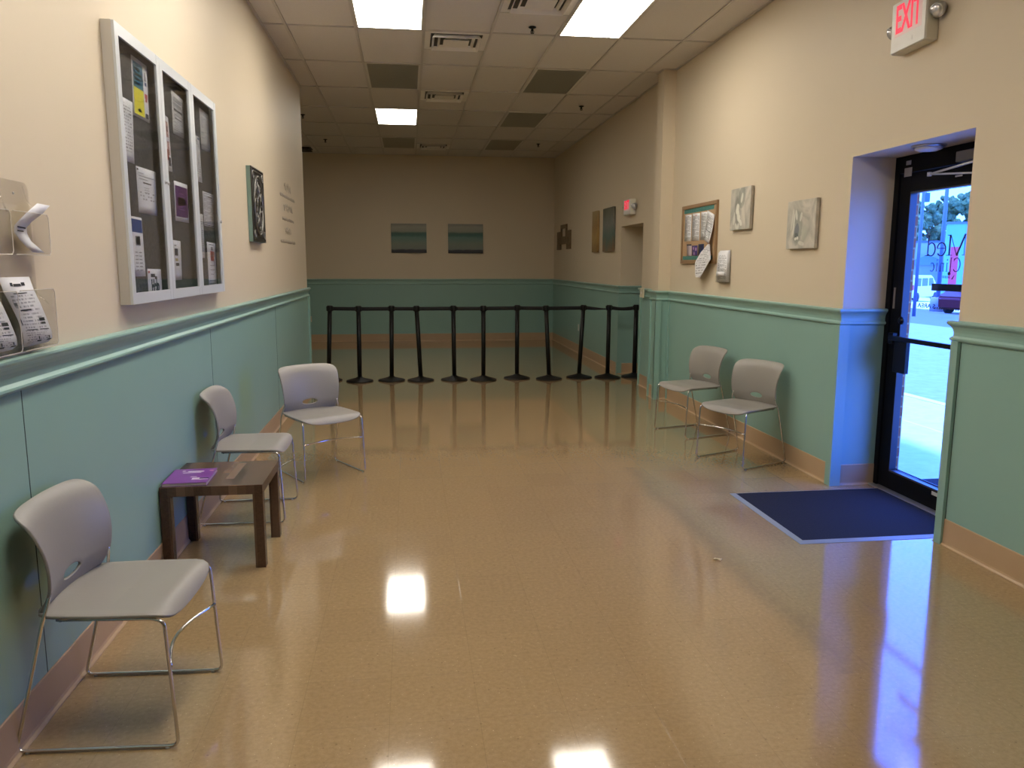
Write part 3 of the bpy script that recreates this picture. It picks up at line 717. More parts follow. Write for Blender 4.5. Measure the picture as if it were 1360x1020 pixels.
def letters(txt, y0, z0, s, gap=.12, kx=1):
    m = MB(); x = 0
    T, S = .05, .12
    def st(pts, wd): ribbon(m, [((x+a)*kx, b) for a, b in pts], wd, y0, z0, s)
    def serif(cx, z, hw=.11): st([(cx-hw, z), (cx+hw, z)], .035)
    for ch_ in txt:
        if ch_ == 'M':
            x += .075; kx *= .94; x /= .94
            st([(.14, 0), (.14, 1)], T); st([(.14, 1), (.55, 0.0)], S); st([(.55, 0.0), (.96, 1)], T); st([(.98, 0), (.98, 1)], S)
            serif(.12, .02, .13); serif(.98, .02, .17); serif(.08, .98, .09); serif(1.04, .98, .10); kx /= .94; x = x*.94-.075; adv = 1.15
        elif ch_ == 'e':
            a = arcp(.28, .32, .24, .32, 10, 320); st(a, aw(len(a), .045, .11, (10, 320))); st([(.05, .36), (.52, .36)], .04); adv = .56
        elif ch_ == 'd':
            a = arcp(.27, .32, .23, .32, 50, 310); st(a, aw(len(a), .045, .11, (50, 310))); st([(.46, 0), (.46, 1.02)], .10); serif(.40, 1.0, .08); serif(.54, .02, .07); adv = .62
        elif ch_ == 'C':
            a = arcp(.42, .5, .38, .5, 42, 318, 18); st(a, aw(len(a), .04, .12, (42, 318))); st([(.70, .70), (.71, .98)], .03); adv = .78
        elif ch_ == 'l': st([(.12, 0), (.12, 1.02)], .09); serif(.12, .02, .11); serif(.08, 1.0, .07); adv = .26
        elif ch_ == 'i': st([(.12, 0), (.12, .64)], .09); serif(.12, .02, .11); serif(.08, .62, .07); st([(.07, .86), (.17, .86)], .10); adv = .26
        elif ch_ == 'n':
            st([(.12, 0), (.12, .64)], .09); a = arcp(.29, .42, .17, .22, 170, 0, 8); st(a, .05); st([(.46, .44), (.46, 0)], .09); serif(.12, .02, .1); serif(.46, .02, .1); serif(.08, .62, .07); adv = .60
        elif ch_ == 'c':
            a = arcp(.27, .32, .23, .32, 50, 315); st(a, aw(len(a), .04, .11, (50, 315))); adv = .52
        elif ch_ == 't':
            st([(.14, .95), (.14, .1)], .09); st([(0, .64), (.30, .64)], .04); a = arcp(.26, .14, .12, .14, 180, 300, 6); st(a, .05); adv = .36
        x += adv+gap*.25
    return m
m = letters('tMed', 4.183, 1.592, .126, .1, 1.30); o = part('lettering', m, M['decal_black'], gl)
m = letters('Clinic', 4.302, 1.496, .082, .55); o = part('lettering', m, M['decal_black'], gl)
m = MB()   # dark diamond-shaped emblem with a white cross line, at the near edge
m.face([(XG, 4.262, 1.540), (XG, 4.238, 1.572), (XG, 4.214, 1.540)]); m.face([(XG, 4.262, 1.534), (XG, 4.214, 1.534), (XG, 4.238, 1.502)])
for j in range(6): m.face([(XG, 4.385+.012*j, 1.455), (XG, 4.391+.012*j, 1.455), (XG, 4.394+.012*j, 1.47), (XG, 4.388+.012*j, 1.47)])
m.face([(XG, 4.395+.014*math.cos(t), 1.484+.012*math.sin(t)) for t in [2*PI*q/12 for q in range(12)]]); m.face([(XG, 4.36, 1.45), (XG, 4.372, 1.45), (XG, 4.350, 1.475), (XG, 4.345, 1.475)])
part('emblem', m, M['decal_black'], gl)
T4 = on_left(XG+.0005, 4.582, 1.277)
o = text_mesh('S AREA', .038, .0002, 'lettering', M['decal_black'], gl, T4, bold=.0008, sx=1.42); ps.append(o)
m = MB()
for j in range(16): m.face([(XG, 4.205+.019*j, 1.262), (XG, 4.215+.019*j, 1.262), (XG, 4.215+.019*j, 1.276), (XG, 4.205+.019*j, 1.276)])
part('lettering', m, M['decal_black'], gl)
for p in ps: p.data.transform(Matrix.Translation(-dr.location))
# round recess light in the soffit
r = empty('soffit_light', (3.09, 4.42, DZ)); tag(r, 'small round unlit ceiling light in the soffit above the entrance', 'ceiling light')
m = MB(); m.lathe([(.095, 0), (.095, -.008), (.082, -.014), (.078, -.012)], n=28); m.build('rim', M['steel'], r)
m = MB(); m.lathe([(.079, -.006), (.075, -.022), (.05, -.032), (.01, -.036)], n=28); m.build('lens', M['white_pl'], r)

# ------------------------------------------------------------------ exit signs
def exit_sign(x, y, z, L_, Hh, label, rx=0, glow=2.2):
    r = empty('exit_sign', (x, y, z)); tag(r, label, 'exit sign', None)
    d = .075
    m = MB(); m.box((-d, -L_/2, -Hh/2), (-.001, L_/2, Hh/2), bev=.008); m.build('housing', plain('exit_housing', (.66, .63, .53), .4), r)
    m = MB(); m.box((-d-.006, -L_/2+.004, -Hh/2+.004), (-d+.001, L_/2-.004, Hh/2-.004), bev=.004)
    m.box((-d-.0075, -.045, -Hh/2+.035), (-d-.006, -.040, -Hh/2+.055), M['ink']); m.mats = [M['white_pl'], M['ink']]
    for f in m.bm.faces: pass
    m.build('face_plate', None, r)
    glowm = emit('exit_glow', (1, .35, .38), glow*.07, (.66, .60, .57))
    m = MB(); m.box((-d-.0068, -L_/2+.035, -Hh*.20), (-d-.0062, L_/2-.035, Hh*.37)); m.build('lit_panel', glowm, r)
    red = emit('exit_red', (1, .015, .07), glow*.40, (.2, .01, .01))
    s = Hh*.55
    text_mesh('EXIT', s*1.38, .0006, 'lettering', red, r, on_right(-d-.0082, 0, Hh*.11), bold=.005, sx=L_/(s*3.9))
    for sy in (-1, 1):
        hd = MB(); dirv = Vector((-.75, sy*.25, -.5)).normalized(); q = dirv.to_track_quat('Z', 'X').to_matrix()
        c_ = (-d*.55, sy*(L_/2+.045), .0)
        hd.lathe([(.012, -.055), (.030, -.035), (.040, -.005), (.041, .012), (.036, .014)], c_, mat=q, n=20); hd.tube([(-.04, sy*L_/2, -.0), (-d*.55, sy*(L_/2+.04), -.0)], .010, n=8)
        ho = hd.build('lamp_head', M['steel'], r)
        hd = MB(); hd.lathe([(.036, .010), (.034, .018), (.02, .026), (.004, .029)], c_, mat=q, n=20); hd.build('lens', plain('faceted_lens', (.75, .75, .78), .08, .6), ho)
    r.rotation_euler = (rx, 0, 0)
    return r
exit_sign(XR, 4.345, 2.905, .315, .285, 'large EXIT sign with two lamp heads above the entrance, near the top right corner', math.radians(-2))
exit_sign(XR, 10.10, 2.275, .30, .20, 'small distant EXIT sign above the side passage', 0, 2.0)

# ------------------------------------------------------------------ notice cabinet on the left wall
CY0, CY1, CZ0, CZ1, CX = 3.615, 5.355, 1.352, 2.540, XL+.055
r = empty('notice_cabinet', (XL, (CY0+CY1)/2, CZ0)); tag(r, 'large silver glazed notice cabinet with three doors on the left wall', 'notice board'); ps = []
m = MB(); m.box((XL+.0005, CY0+.0065, CZ0+.0065), (XL+.011, CY1-.0065, CZ1-.0065))
for a, b in (((CY0, CZ0), (CY0+.006, CZ1)), ((CY1-.006, CZ0), (CY1, CZ1)), ((CY0+.006, CZ0), (CY1-.006, CZ0+.006)), ((CY0+.006, CZ1-.006), (CY1-.006, CZ1))): m.box((XL+.001, a[0], a[1]), (CX-.012, b[0], b[1]))
ps.append(m.build('case', M['alu_side'], r))
m = MB(); m.box((XL+.0112, CY0+.007, CZ0+.007), (XL+.0145, CY1-.007, CZ1-.007)); ps.append(m.build('pin_board', M['felt'], r))
mull = [CY0, 4.213, 4.780, CY1]
for i in range(3):
    a, b = mull[i]+.001, mull[i+1]-.001; z0, z1 = CZ0+.001, CZ1-.001; fwid = .046
    m = MB(); m.box((CX-.012, a, z0), (CX, a+fwid, z1), bev=.002); m.box((CX-.012, b-fwid, z0), (CX, b, z1), bev=.002); m.box((CX-.012, a+fwid, z0), (CX-.001, b-fwid, z0+.050)); m.box((CX-.012, a+fwid, z1-.050), (CX-.001, b-fwid, z1))
    d = m.build('door', M['alu'], r); ps.append(d)
    m = MB(); m.box((CX-.008, a+fwid-.002, z0+.048), (CX-.005, b-fwid+.002, z1-.048)); gg = m.build('glass', M['cab_glass'], d); gg.data.transform(Matrix.Translation(-r.location))
    m = MB(); yk = (b-.022 if i != 1 else a+.022); m.lathe([(.009, 0), (.009, .006), (.006, .009)], (CX, yk, 1.935 if i < 2 else 1.80), mat=Matrix.Rotation(PI/2, 3, 'Y'), n=14); gg = m.build('lock', M['steel'], d); gg.data.transform(Matrix.Translation(-r.location))
rebase(r, ps)
XB = XL+.0148
def notice(name, corners, mat_, label, group, blocks=(), x=XB, side=1, cat='notice', bend=0, t=.0008):
    """corners TL TR BR BL as (y, z) on a wall plane; blocks: (u0, v0, u1, v1, material) in sheet units"""
    TLc, TRc, BRc, BLc = corners
    def P_(u, v, dx=0):
        a = Vector(TLc)*(1-u)+Vector(TRc)*u; b = Vector(BLc)*(1-u)+Vector(BRc)*u; q = b*(1-v)+a*v
        return (x+side*(dx+bend*(1-v)**2), q.x, q.y)
    m = MB(); n = 6
    m.sheet([(P_(0, 1-i/n), P_(1, 1-i/n)) for i in range(n+1)], mat_, t, (side, 0, 0))
    for (u0, v0, u1, v1, bm_) in blocks:
        d = t+.0005
        m.face([P_(u0, v0, d), P_(u1, v0, d), P_(u1, v1, d), P_(u0, v1, d)], bm_, [(u0, v0), (u1, v0), (u1, v1), (u0, v1)])
    # consistent winding: normals towards the room
    o = m.build(name, None, None); place(o, P_(.5, .5)); tag(o, label, cat, group); return o
GP = 'papers pinned inside the notice cabinet'
teal_ = plain('teal_print', (.015, .12, .19), .5); yel = plain('yellow_print', (.72, .66, .03), .5); redp = plain('red_print', (.42, .03, .03), .5); blue_ = plain('blue_print', (.015, .05, .20), .5)
pale = plain('pale_print', (.45, .65, .70), .5); purp = plain('purple_print', (.10, .025, .14), .45, var=.5, scale=9); grey_ = plain('grey_print', (.25, .25, .26), .6); lilac = plain('lilac_print', (.42, .25, .45), .5); pink = plain('pink_print_b', (.60, .35, .30), .5); gold = plain('gold_print', (.5, .4, .12), .5)
pp = M['paper']; ink = M['ink']
def R4(a): return a
notice('pinned_poster', [(3.93, 2.478), (4.145, 2.478), (4.135, 2.209), (3.912, 2.209)], pp, 'teal and yellow poster at the top of the left cabinet door', GP,
       [(.07, .50, .70, .93, teal_), (.07, .05, .70, .50, yel), (.12, .79, .52, .83, pale), (.12, .71, .60, .75, pale), (.12, .63, .58, .67, pale), (.12, .56, .50, .60, pale), (.12, .87, .35, .89, pale), (.76, .40, .93, .48, redp), (.80, .34, .90, .40, redp), (.78, .70, .90, .86, grey_), (.33, .10, .46, .16, teal_), (.28, .12, .52, .14, teal_), (.78, .05, .96, .14, ink), (.80, .62, .92, .68, blue_), (.30, .40, .55, .41, gold), (.30, .34, .55, .35, gold), (.30, .28, .5, .29, gold)])
notice('pinned_notice', [(3.70, 2.262), (3.906, 2.262), (3.876, 1.985), (3.672, 1.985)], M['print2'], 'white sheet half hidden at the left edge of the left cabinet door', GP)
notice('pinned_notice', [(3.893, 1.980), (4.183, 1.983), (4.165, 1.768), (3.893, 1.768)], M['paper'], 'white landscape sheet with a small table, middle of the left cabinet door', GP,
       [(.30, .66, .72, .69, ink), (.10, .80, .88, .815, grey_), (.10, .87, .35, .88, grey_), (.10, .74, .55, .755, grey_), (.03, .92, .10, .96, ink)]+[(.12+.13*i, .30+.07*j, .20+.13*i, .33+.07*j, grey_) for i in range(6) for j in range(3) if (i+j) % 3]+[(.36+.09*i, .46+.05*j, .42+.09*i, .48+.05*j, grey_) for i in range(3) for j in range(3)])
notice('pinned_notice', [(3.71, 1.748), (3.923, 1.744), (3.926, 1.472), (3.71, 1.474)], M['paper'], 'white sheet with a dark blue heading, lower left in the left cabinet door', GP,
       [(.03, .74, .97, .96, blue_), (.5, .52, .80, .68, grey_), (.52, .54, .78, .66, pale)]+[(.42+.25*i, .10+.06*j, .60+.25*i, .115+.06*j, grey_) for i in range(2) for j in range(6)])
o = notice('pinned_poster', [(3.955, 1.508), (4.163, 1.504), (4.160, 1.360), (3.950, 1.360)], M['paper'], 'white poster with bold black words Help want at the bottom of the left door', GP,
       [(.04, .86, .16, .93, redp), (.22, .73, .52, .84, ink), (.50, .66, .66, .76, ink), (.24, .02, .82, .10, ink)])
lt = text_mesh('Help', .085, .0003, 'lettering', ink, o, on_left(.0022, .0, -.012), bold=.004, sx=.72)
notice('pinned_notice', [(4.262, 2.300), (4.448, 2.292), (4.468, 2.016), (4.262, 2.010)], M['paper'], 'white sheet with pinkish pictures showing behind the first divider of the cabinet', GP,
       [(.70, .62, .90, .90, pink), (.72, .30, .92, .55, pink), (.76, .10, .95, .26, ink), (.66, .20, .80, .40, redp), (.76, .72, .86, .82, ink)])
notice('pinned_notice', [(4.539, 2.450), (4.765, 2.440), (4.737, 2.228), (4.530, 2.226)], M['print_grey'], 'grey-white notice with dark bold lines at the top of the middle cabinet door', GP,
       [(.12, .80, .82, .90, grey_), (.12, .68, .84, .76, grey_), (.14, .57, .84, .62, ink), (.16, .46, .80, .50, grey_), (.18, .38, .8, .41, ink)])
o = notice('pinned_poster', [(4.484, 1.974), (4.744, 1.975), (4.735, 1.761), (4.474, 1.761)], pp, 'purple poster with a white border in the middle cabinet door', GP,
       [(.06, .12, .94, .90, purp), (.22, .42, .78, .62, lilac), (.26, .45, .74, .59, purp), (.30, .49, .70, .555, lilac), (.34, .70, .66, .73, lilac), (.30, .30, .70, .33, lilac)])
notice('pinned_notice', [(4.330, 1.658), (4.540, 1.654), (4.526, 1.443), (4.330, 1.443)], M['paper'], 'white sheet with black blocks of text at the bottom of the middle door', GP,
       [(.42, .62, .72, .80, ink), (.44, .48, .70, .55, gold), (.48, .36, .78, .44, ink), (.42, .86, .6, .89, grey_)])
notice('pinned_notice', [(5.112, 2.469), (5.326, 2.464), (5.334, 2.228), (5.112, 2.226)], M['print_grey'], 'grey-white sheet at the top of the right cabinet door', GP)
notice('pinned_notice', [(4.885, 2.290), (5.068, 2.286), (5.082, 2.020), (4.890, 2.020)], M['print2'], 'white sheet showing at the left edge of the right cabinet door, upper one', GP, [(.75, .93, .98, .98, blue_)])
notice('pinned_notice', [(5.080, 1.972), (5.350, 1.970), (5.325, 1.762), (5.078, 1.762)], M['print_dense'], 'white framed certificate-like sheet in the middle of the right cabinet door', GP, [(.04, .95, .96, .965, ink), (.04, .03, .96, .045, ink), (.04, .03, .055, .96, ink), (.945, .03, .96, .96, ink), (.4, .86, .8, .9, ink)])
notice('pinned_notice', [(4.860, 1.832), (5.054, 1.829), (5.046, 1.567), (4.860, 1.567)], M['print2'], 'white sheet showing at the left edge of the right cabinet door, lower one', GP)
notice('pinned_poster', [(5.112, 1.668), (5.322, 1.662), (5.306, 1.392), (5.108, 1.392)], pp, 'white poster with a small red symbol, bottom of the right cabinet door', GP,
       [(.36, .58, .74, .80, redp), (.50, .60, .60, .78, pp), (.44, .68, .66, .72, pp), (.42, .82, .68, .90, grey_), (.25, .46, .78, .48, grey_), (.25, .36, .78, .38, grey_), (.3, .26, .7, .28, grey_), (.12, .12, .88, .13, ink), (.12, .05, .88, .06, ink), (.2, .94, .8, .96, grey_)])

# ------------------------------------------------------------------ carved panel and wall lettering, left wall
PYa, PYb, PZa, PZb = 6.51, 7.03, 1.708, 2.298
r = empty('carved_plaque', (XL, (PYa+PYb)/2, (PZa+PZb)/2)); tag(r, 'dark carved relief plaque with teal sides on the left wall', 'wall decoration')
hy, hz = (PYb-PYa)/2, (PZb-PZa)/2
m = MB(); m.box((.001, -hy, -hz), (.034, hy, hz), bev=.002); m.build('backing', plain('teal_side', (.17, .26, .22), .5), r)
bz = plain('dark_bronze', (.05, .048, .045), .32, .6, var=.4, scale=30); bz2 = plain('worn_silver_relief', (.17, .165, .155), .32, .7, var=.4, scale=25)
m = MB()
for s in (0, .022):
    for a, b in (((-hy+s, -hz+s), (hy-s, -hz+s+.013)), ((-hy+s, hz-s-.013), (hy-s, hz-s)), ((-hy+s, -hz+s+.013), (-hy+s+.013, hz-s-.013)), ((hy-s-.013, -hz+s+.013), (hy-s, hz-s-.013))):
        m.box((.034, a[0], a[1]), (.042-s*.1, b[0], b[1]), bev=.002)
m.box((.033, -hy, -hz), (.0355, hy, hz)); m.build('border', bz, r)
m = MB()
def loop(ry, rz, cy=0, cz_=0, w_=.008, n=40, a0=0, a1=2*PI): m.tube([(.040, cy+ry*math.cos(a0+(a1-a0)*j/n), cz_+rz*math.sin(a0+(a1-a0)*j/n)) for j in range(n+1)], w_, n=6, cap=False)
loop(.185, .235, w_=.011); loop(.165, .212, w_=.005); loop(.055, .07, w_=.008)
for j in range(8):
    a = 2*PI*j/8; loop(.042, .055, .105*math.cos(a), .135*math.sin(a), .006, 20)
for j in range(16):
    a = 2*PI*(j+.5)/16; m.tube([(.038, .06*math.cos(a), .075*math.sin(a)), (.043, .10*math.cos(a+.2), .13*math.sin(a+.2)), (.038, .155*math.cos(a), .20*math.sin(a))], [.004, .008, .003], n=5)
for sy in (-1, 1):
    for szz in (-1, 1): loop(.030, .030, sy*.195, szz*.235, .007, 16); loop(.012, .012, sy*.195, szz*.235, .006, 10)
m.build('medallion', bz2, r)
m = MB()
def squiggle(y0, y1, z, hh, seed, thick, slope=0):
    rnd = random.Random(seed); y = y0
    while y < y1-.01:
        wl = rnd.uniform(.5, 1.0)*hh; n = 10; pts = []
        for j in range(n+1):
            f = j/n; pts.append((XL+.0004, y+wl*f, z+hh*(.5+.5*math.sin(f*rnd.choice((PI, 2*PI, 3*PI))+rnd.random()))*rnd.uniform(.6, 1)))
        m.tube(pts, thick, n=4); y += wl*1.15
for (a, b, z, hh, th, sd) in ((8.45, 8.84, 2.275, .10, .004, 1), (8.15, 9.16, 2.205, .035, .0045, 2), (8.36, 8.94, 2.07, .085, .004, 3), (8.24, 9.04, 1.972, .035, .0045, 4), (8.40, 8.77, 1.835, .085, .004, 5), (8.08, 9.10, 1.742, .035, .0045, 6)):
    squiggle(a, b, z, hh, sd, th*.62)
o = m.build('wall_lettering', plain('faded_grey_vinyl', (.40, .35, .28), .6)); place(o, (XL, 8.62, 2.0)); tag(o, 'faint grey script lettering on the left wall near its far end', 'wall decal')

# ------------------------------------------------------------------ brochure holder, far left
HX = XL+.055
EDGE = plain('acrylic_edge_highlight', (.70, .66, .60), .15)  # pale colour of the rim tubes paints the highlight along the pocket edges
r = empty('brochure_holder', (XL, 2.62, 1.25)); tag(r, 'clear acrylic brochure holder on the left wall above the chair rail', 'brochure holder'); ps = []
def rr_poly(y0, z0, y1, z1, rd, n=5):
    out = []
    for (cy, cz_, a0) in ((y1-rd, z1-rd, 0), (y0+rd, z1-rd, 90), (y0+rd, z0+rd, 180), (y1-rd, z0+rd, 270)):
        out += [(cy+rd*math.cos(math.radians(a0+90*j/n)), cz_+rd*math.sin(math.radians(a0+90*j/n))) for j in range(n+1)]
    return out
def slab(m, poly, x0, x1, mat_=None):
    a = [m.bm.verts.new((x0, *p)) for p in poly]; b = [m.bm.verts.new((x1, *p)) for p in poly]; n = len(poly); k_ = m.mi(mat_)
    fs = [m.bm.faces.new(a[::-1]), m.bm.faces.new(b)]+[m.bm.faces.new((a[j], a[(j+1) % n], b[(j+1) % n], b[j])) for j in range(n)]
    for f in fs: f.material_index = k_
m = MB()
for y1_ in (2.845, 2.59): slab(m, rr_poly(y1_-.235, 1.26, y1_+(-.005), 1.795, .03), XL+.002, XL+.005)
for y1_ in (2.845, 2.59):
    for z0_ in (1.262, 1.555): m.tube([(XL+.004, y1_-.04, z0_+.23), (XL+.012, y1_-.035, z0_+.18), (XL+.04, y1_-.01, z0_+.135)], .0025, n=5); m.tube([(XL+.004, y1_-.20, z0_+.23), (XL+.012, y1_-.205, z0_+.18), (XL+.04, y1_-.235, z0_+.135)], .0025, n=5)
ps.append(m.build('back_panel', M['acrylic'], r))
for z0_, z1_ in ((1.258, 1.448), (1.560, 1.694)):
    for y1_ in (2.852, 2.597):
        y0_ = y1_-.247; m = MB()
        slab(m, rr_poly(y0_, z0_, y1_, z1_, .012), HX-.0025, HX)
        m.box((XL+.005, y1_-.0025, z0_+.003), (HX-.0025, y1_, z1_-.003)); m.box((XL+.005, y0_, z0_+.003), (HX-.0025, y0_+.0025, z1_-.003)); m.box((XL+.005, y0_, z0_), (HX-.0025, y1_, z0_+.0025))
        pk = m.build('pocket', M['acrylic'], r); ps.append(pk); m = MB()
        m.tube([(HX, y0_+.01, z1_), (HX, y1_-.01, z1_), (HX, y1_, z1_-.01), (HX, y1_, z0_+.01), (HX, y1_-.01, z0_), (HX, y0_+.01, z0_)], .0014, n=6); ed = m.build('edge_highlight', EDGE, pk); ed.data.transform(Matrix.Translation(-r.location))
rebase(r, ps)
m = MB()
for y_, z_ in ((2.735, 1.755), (2.77, 1.468)):
    m = MB(); m.lathe([(.0045, 0), (.0045, .002), (.002, .003)], (XL+.005, y_, z_), mat=Matrix.Rotation(PI/2, 3, 'Y'), n=10); o = m.build('screw', M['steel'], r); o.data.transform(Matrix.Translation(-r.location))
bro = print_mat('brochure_print', lines=24, dens=.5, margin=.12, top=.80, seed=11, ink=(.22, .22, .24))
def leaflet(dy, label):
    rows = [((XL+.014, 2.575, 1.490), (XL+.014, 2.769, 1.489)), ((XL+.018, 2.588, 1.445), (XL+.018, 2.785, 1.445)), ((XL+.025, 2.612, 1.400), (XL+.025, 2.806, 1.402)), ((XL+.033, 2.630, 1.355), (XL+.033, 2.824, 1.350)),
            ((XL+.040, 2.636, 1.315), (XL+.040, 2.836, 1.305)), ((XL+.040, 2.640, 1.285), (XL+.040, 2.838, 1.280)), ((XL+.034, 2.642, 1.268), (XL+.034, 2.815, 1.268))]
    rows = [((a[0], a[1]+dy, a[2]), (b[0], b[1]+dy, b[2])) for a, b in rows]
    m = MB(); m.sheet(rows, bro, .0012, (1, 0, 0))
    def at_(u, v):
        f = (1-v)*(len(rows)-1); i = min(int(f), len(rows)-2); f -= i
        a = Vector(rows[i][0])*(1-f)+Vector(rows[i+1][0])*f; b = Vector(rows[i][1])*(1-f)+Vector(rows[i+1][1])*f
        p = a*(1-u)+b*u; return (p.x+.0026, p.y, p.z)
    for (u0, v0, u1, v1) in ((.26, .895, .34, .935), (.36, .89, .60, .92), (.62, .895, .74, .935), (.25, .80, .70, .812), (.10, .66, .20, .70), (.11, .71, .125, .73), (.17, .71, .185, .73), (.70, .47, .90, .51), (.72, .43, .88, .455), (.22, .60, .58, .615), (.16, .36, .52, .37), (.60, .36, .92, .37),
                             (.44, .12, .60, .17), (.50, .18, .54, .24), (.80, .12, .96, .17), (.86, .18, .90, .24), (.06, .43, .09, .52)):
        m.face([at_(u0, v0), at_(u1, v0), at_(u1, v1), at_(u0, v1)], ink)
    o = m.build('leaflet', None); place(o, (XL+.02, 2.70+dy, 1.27)); tag(o, label, 'leaflet', 'leaflets in the clear holder'); return o
leaflet(0, 'white printed leaflet slumped in the lower right pocket of the clear holder')
leaflet(-.243, 'white printed leaflet in the lower left pocket, cut off by the left edge')
rows = [((-1.202, 2.78, 1.727), (-1.202, 2.872, 1.726)), ((-1.207, 2.74, 1.705), (-1.207, 2.822, 1.696)), ((-1.222, 2.70, 1.672), (-1.222, 2.777, 1.668)), ((-1.236, 2.690, 1.652), (-1.236, 2.768, 1.648)), ((-1.238, 2.688, 1.630), (-1.238, 2.772, 1.630)), ((-1.230, 2.701, 1.608), (-1.230, 2.776, 1.605)), ((-1.224, 2.729, 1.585), (-1.224, 2.804, 1.588)), ((-1.219, 2.760, 1.568), (-1.219, 2.840, 1.568))]
m = MB(); m.sheet(rows, M['paper'], .001, (1, 0, 0)); m.face([(-1.2335, 2.703, 1.651), (-1.2335, 2.758, 1.648), (-1.2335, 2.758, 1.643), (-1.2335, 2.703, 1.646)], ink); m.face([(-1.2345, 2.703, 1.638), (-1.2345, 2.745, 1.637), (-1.2345, 2.745, 1.633), (-1.2345, 2.703, 1.634)], ink)
o = m.build('curled_leaflet', None); place(o, (-1.22, 2.75, 1.565)); tag(o, 'narrow white slip curling out of the upper pocket of the clear holder', 'leaflet')

# ------------------------------------------------------------------ cork board and papers, right wall
RY0, RY1, RZ0, RZ1 = 7.19, 8.145, 1.545, 2.142
r = empty('cork_board', (XR, (RY0+RY1)/2, RZ0)); tag(r, 'oak framed cork board with teal border strips on the right wall', 'notice board'); ps = []
m = MB(); m.box((XR-.014, RY0+.02, RZ0+.02), (XR-.001, RY1-.02, RZ1-.02)); ps.append(m.build('cork_panel', M['cork'], r))
m = MB(); f_ = .035
for a, b in (((RY0, RZ0), (RY1, RZ0+f_)), ((RY0, RZ1-f_), (RY1, RZ1)), ((RY0, RZ0+f_), (RY0+f_, RZ1-f_)), ((RY1-f_, RZ0+f_), (RY1, RZ1-f_))): m.box((XR-.024, a[0], a[1]), (XR-.001, b[0], b[1]), bev=.002)
ps.append(m.build('frame', M['cork_frame'], r))
for a, b in (((7.275, 2.062), (8.095, 2.104)), ((7.275, 1.583), (8.095, 1.622))):
    m = MB(); m.box((XR-.0152, a[0], a[1]), (XR-.014, b[0], b[1])); ps.append(m.build('border_strip', M['teal'], r))
rebase(r, ps)
GC = 'papers pinned on the cork board'; xr = XR-.0155
cs = [(8.058, 7.872), (7.844, 7.637), (7.601, 7.404)]
lab = ['first white printed sheet from the left on the cork board', 'second white printed sheet from the left on the cork board, reddish heading', 'third white printed sheet from the left on the cork board']
for i, (a, b) in enumerate(cs):
    notice('pinned_sheet', [(a, 2.052), (b, 2.046), (b-.004, 1.774), (a, 1.777)], M['print_dense'] if i != 2 else M['print'], lab[i], GC, [(.35, .92, .65, .94, redp if i == 1 else grey_)], x=xr, side=-1)
o = notice('pinned_sheet', [(7.40, 2.055), (7.219, 2.004), (7.265, 1.737), (7.425, 1.780)], M['print'], 'tilted white printed stack curling over the right edge of the cork board', GC, [(.1, .80, .7, .815, ink), (.15, .62, .9, .635, ink), (.2, .35, .9, .365, ink)], x=XR-.028, side=-1, bend=.03, t=.004)
notice('pinned_card', [(7.985, 1.745), (7.840, 1.742), (7.835, 1.622), (7.965, 1.626)], plain('pale_lilac_card', (.50, .42, .46), .6), 'pale lilac card, leftmost of the three small cards on the cork board', GC, [(.0, .88, 1, 1, ink)], x=xr, side=-1)
notice('pinned_card', [(7.827, 1.728), (7.670, 1.725), (7.665, 1.623), (7.823, 1.625)], plain('violet_card', (.06, .035, .16), .5, var=.5, scale=15), 'violet card, middle one of the three small cards on the cork board', GC, [(.15, .6, .4, .85, lilac), (.6, .5, .85, .8, lilac), (.3, .1, .5, .35, lilac)], x=xr, side=-1)
notice('pinned_card', [(7.650, 1.740), (7.500, 1.738), (7.495, 1.621), (7.645, 1.623)], plain('navy_card', (.015, .02, .07), .5, var=.4, scale=15), 'navy card, rightmost of the three small cards on the cork board', GC, [(.3, .2, .5, .5, blue_)], x=xr, side=-1)
m = MB()   # booklet of loose sheets hanging by one corner
for q in range(5):
    d = .002*q; k_ = q*.012
    m.sheet([((xr-.018-d, 7.310+k_*.3, 1.734), (xr-.018-d, 7.300+k_*.3, 1.730)), ((xr-.030-d, 7.45+k_*.5, 1.655), (xr-.030-d, 7.250+k_*.5, 1.660)), ((xr-.040-d, 7.580+k_*.3, 1.573-k_*.3), (xr-.040-d, 7.205+k_*.3, 1.588-k_*.3)), ((xr-.045-d, 7.52+k_, 1.480-k_), (xr-.045-d, 7.33+k_, 1.490-k_)), ((xr-.05-d, 7.455+k_*1.6, 1.406), (xr-.05-d, 7.44+k_*1.6, 1.408))], M['print2'], .0008, (-1, 0, 0), smooth=False)
o = m.build('hanging_booklet', None); place(o, (xr-.02, 7.3, 1.73)); tag(o, 'white stapled sheets hanging by one corner below the cork board', 'papers')
o_h = empty('paper_pocket', (XR, 6.97, 1.37)); tag(o_h, 'small clear wall pocket right of the cork board', 'brochure holder'); ps = []
m = MB(); m.box((XR-.005, 6.845, 1.370), (XR-.002, 7.105, 1.670)); m.box((XR-.045, 6.845, 1.370), (XR-.043, 7.105, 1.430)); m.box((XR-.043, 6.845, 1.370), (XR-.005, 7.105, 1.373)); m.box((XR-.043, 6.845, 1.37), (XR-.005, 6.848, 1.55)); m.box((XR-.043, 7.102, 1.37), (XR-.005, 7.105, 1.55))
ps.append(m.build('pocket', M['acrylic'], o_h)); rebase(o_h, ps)
m = MB()
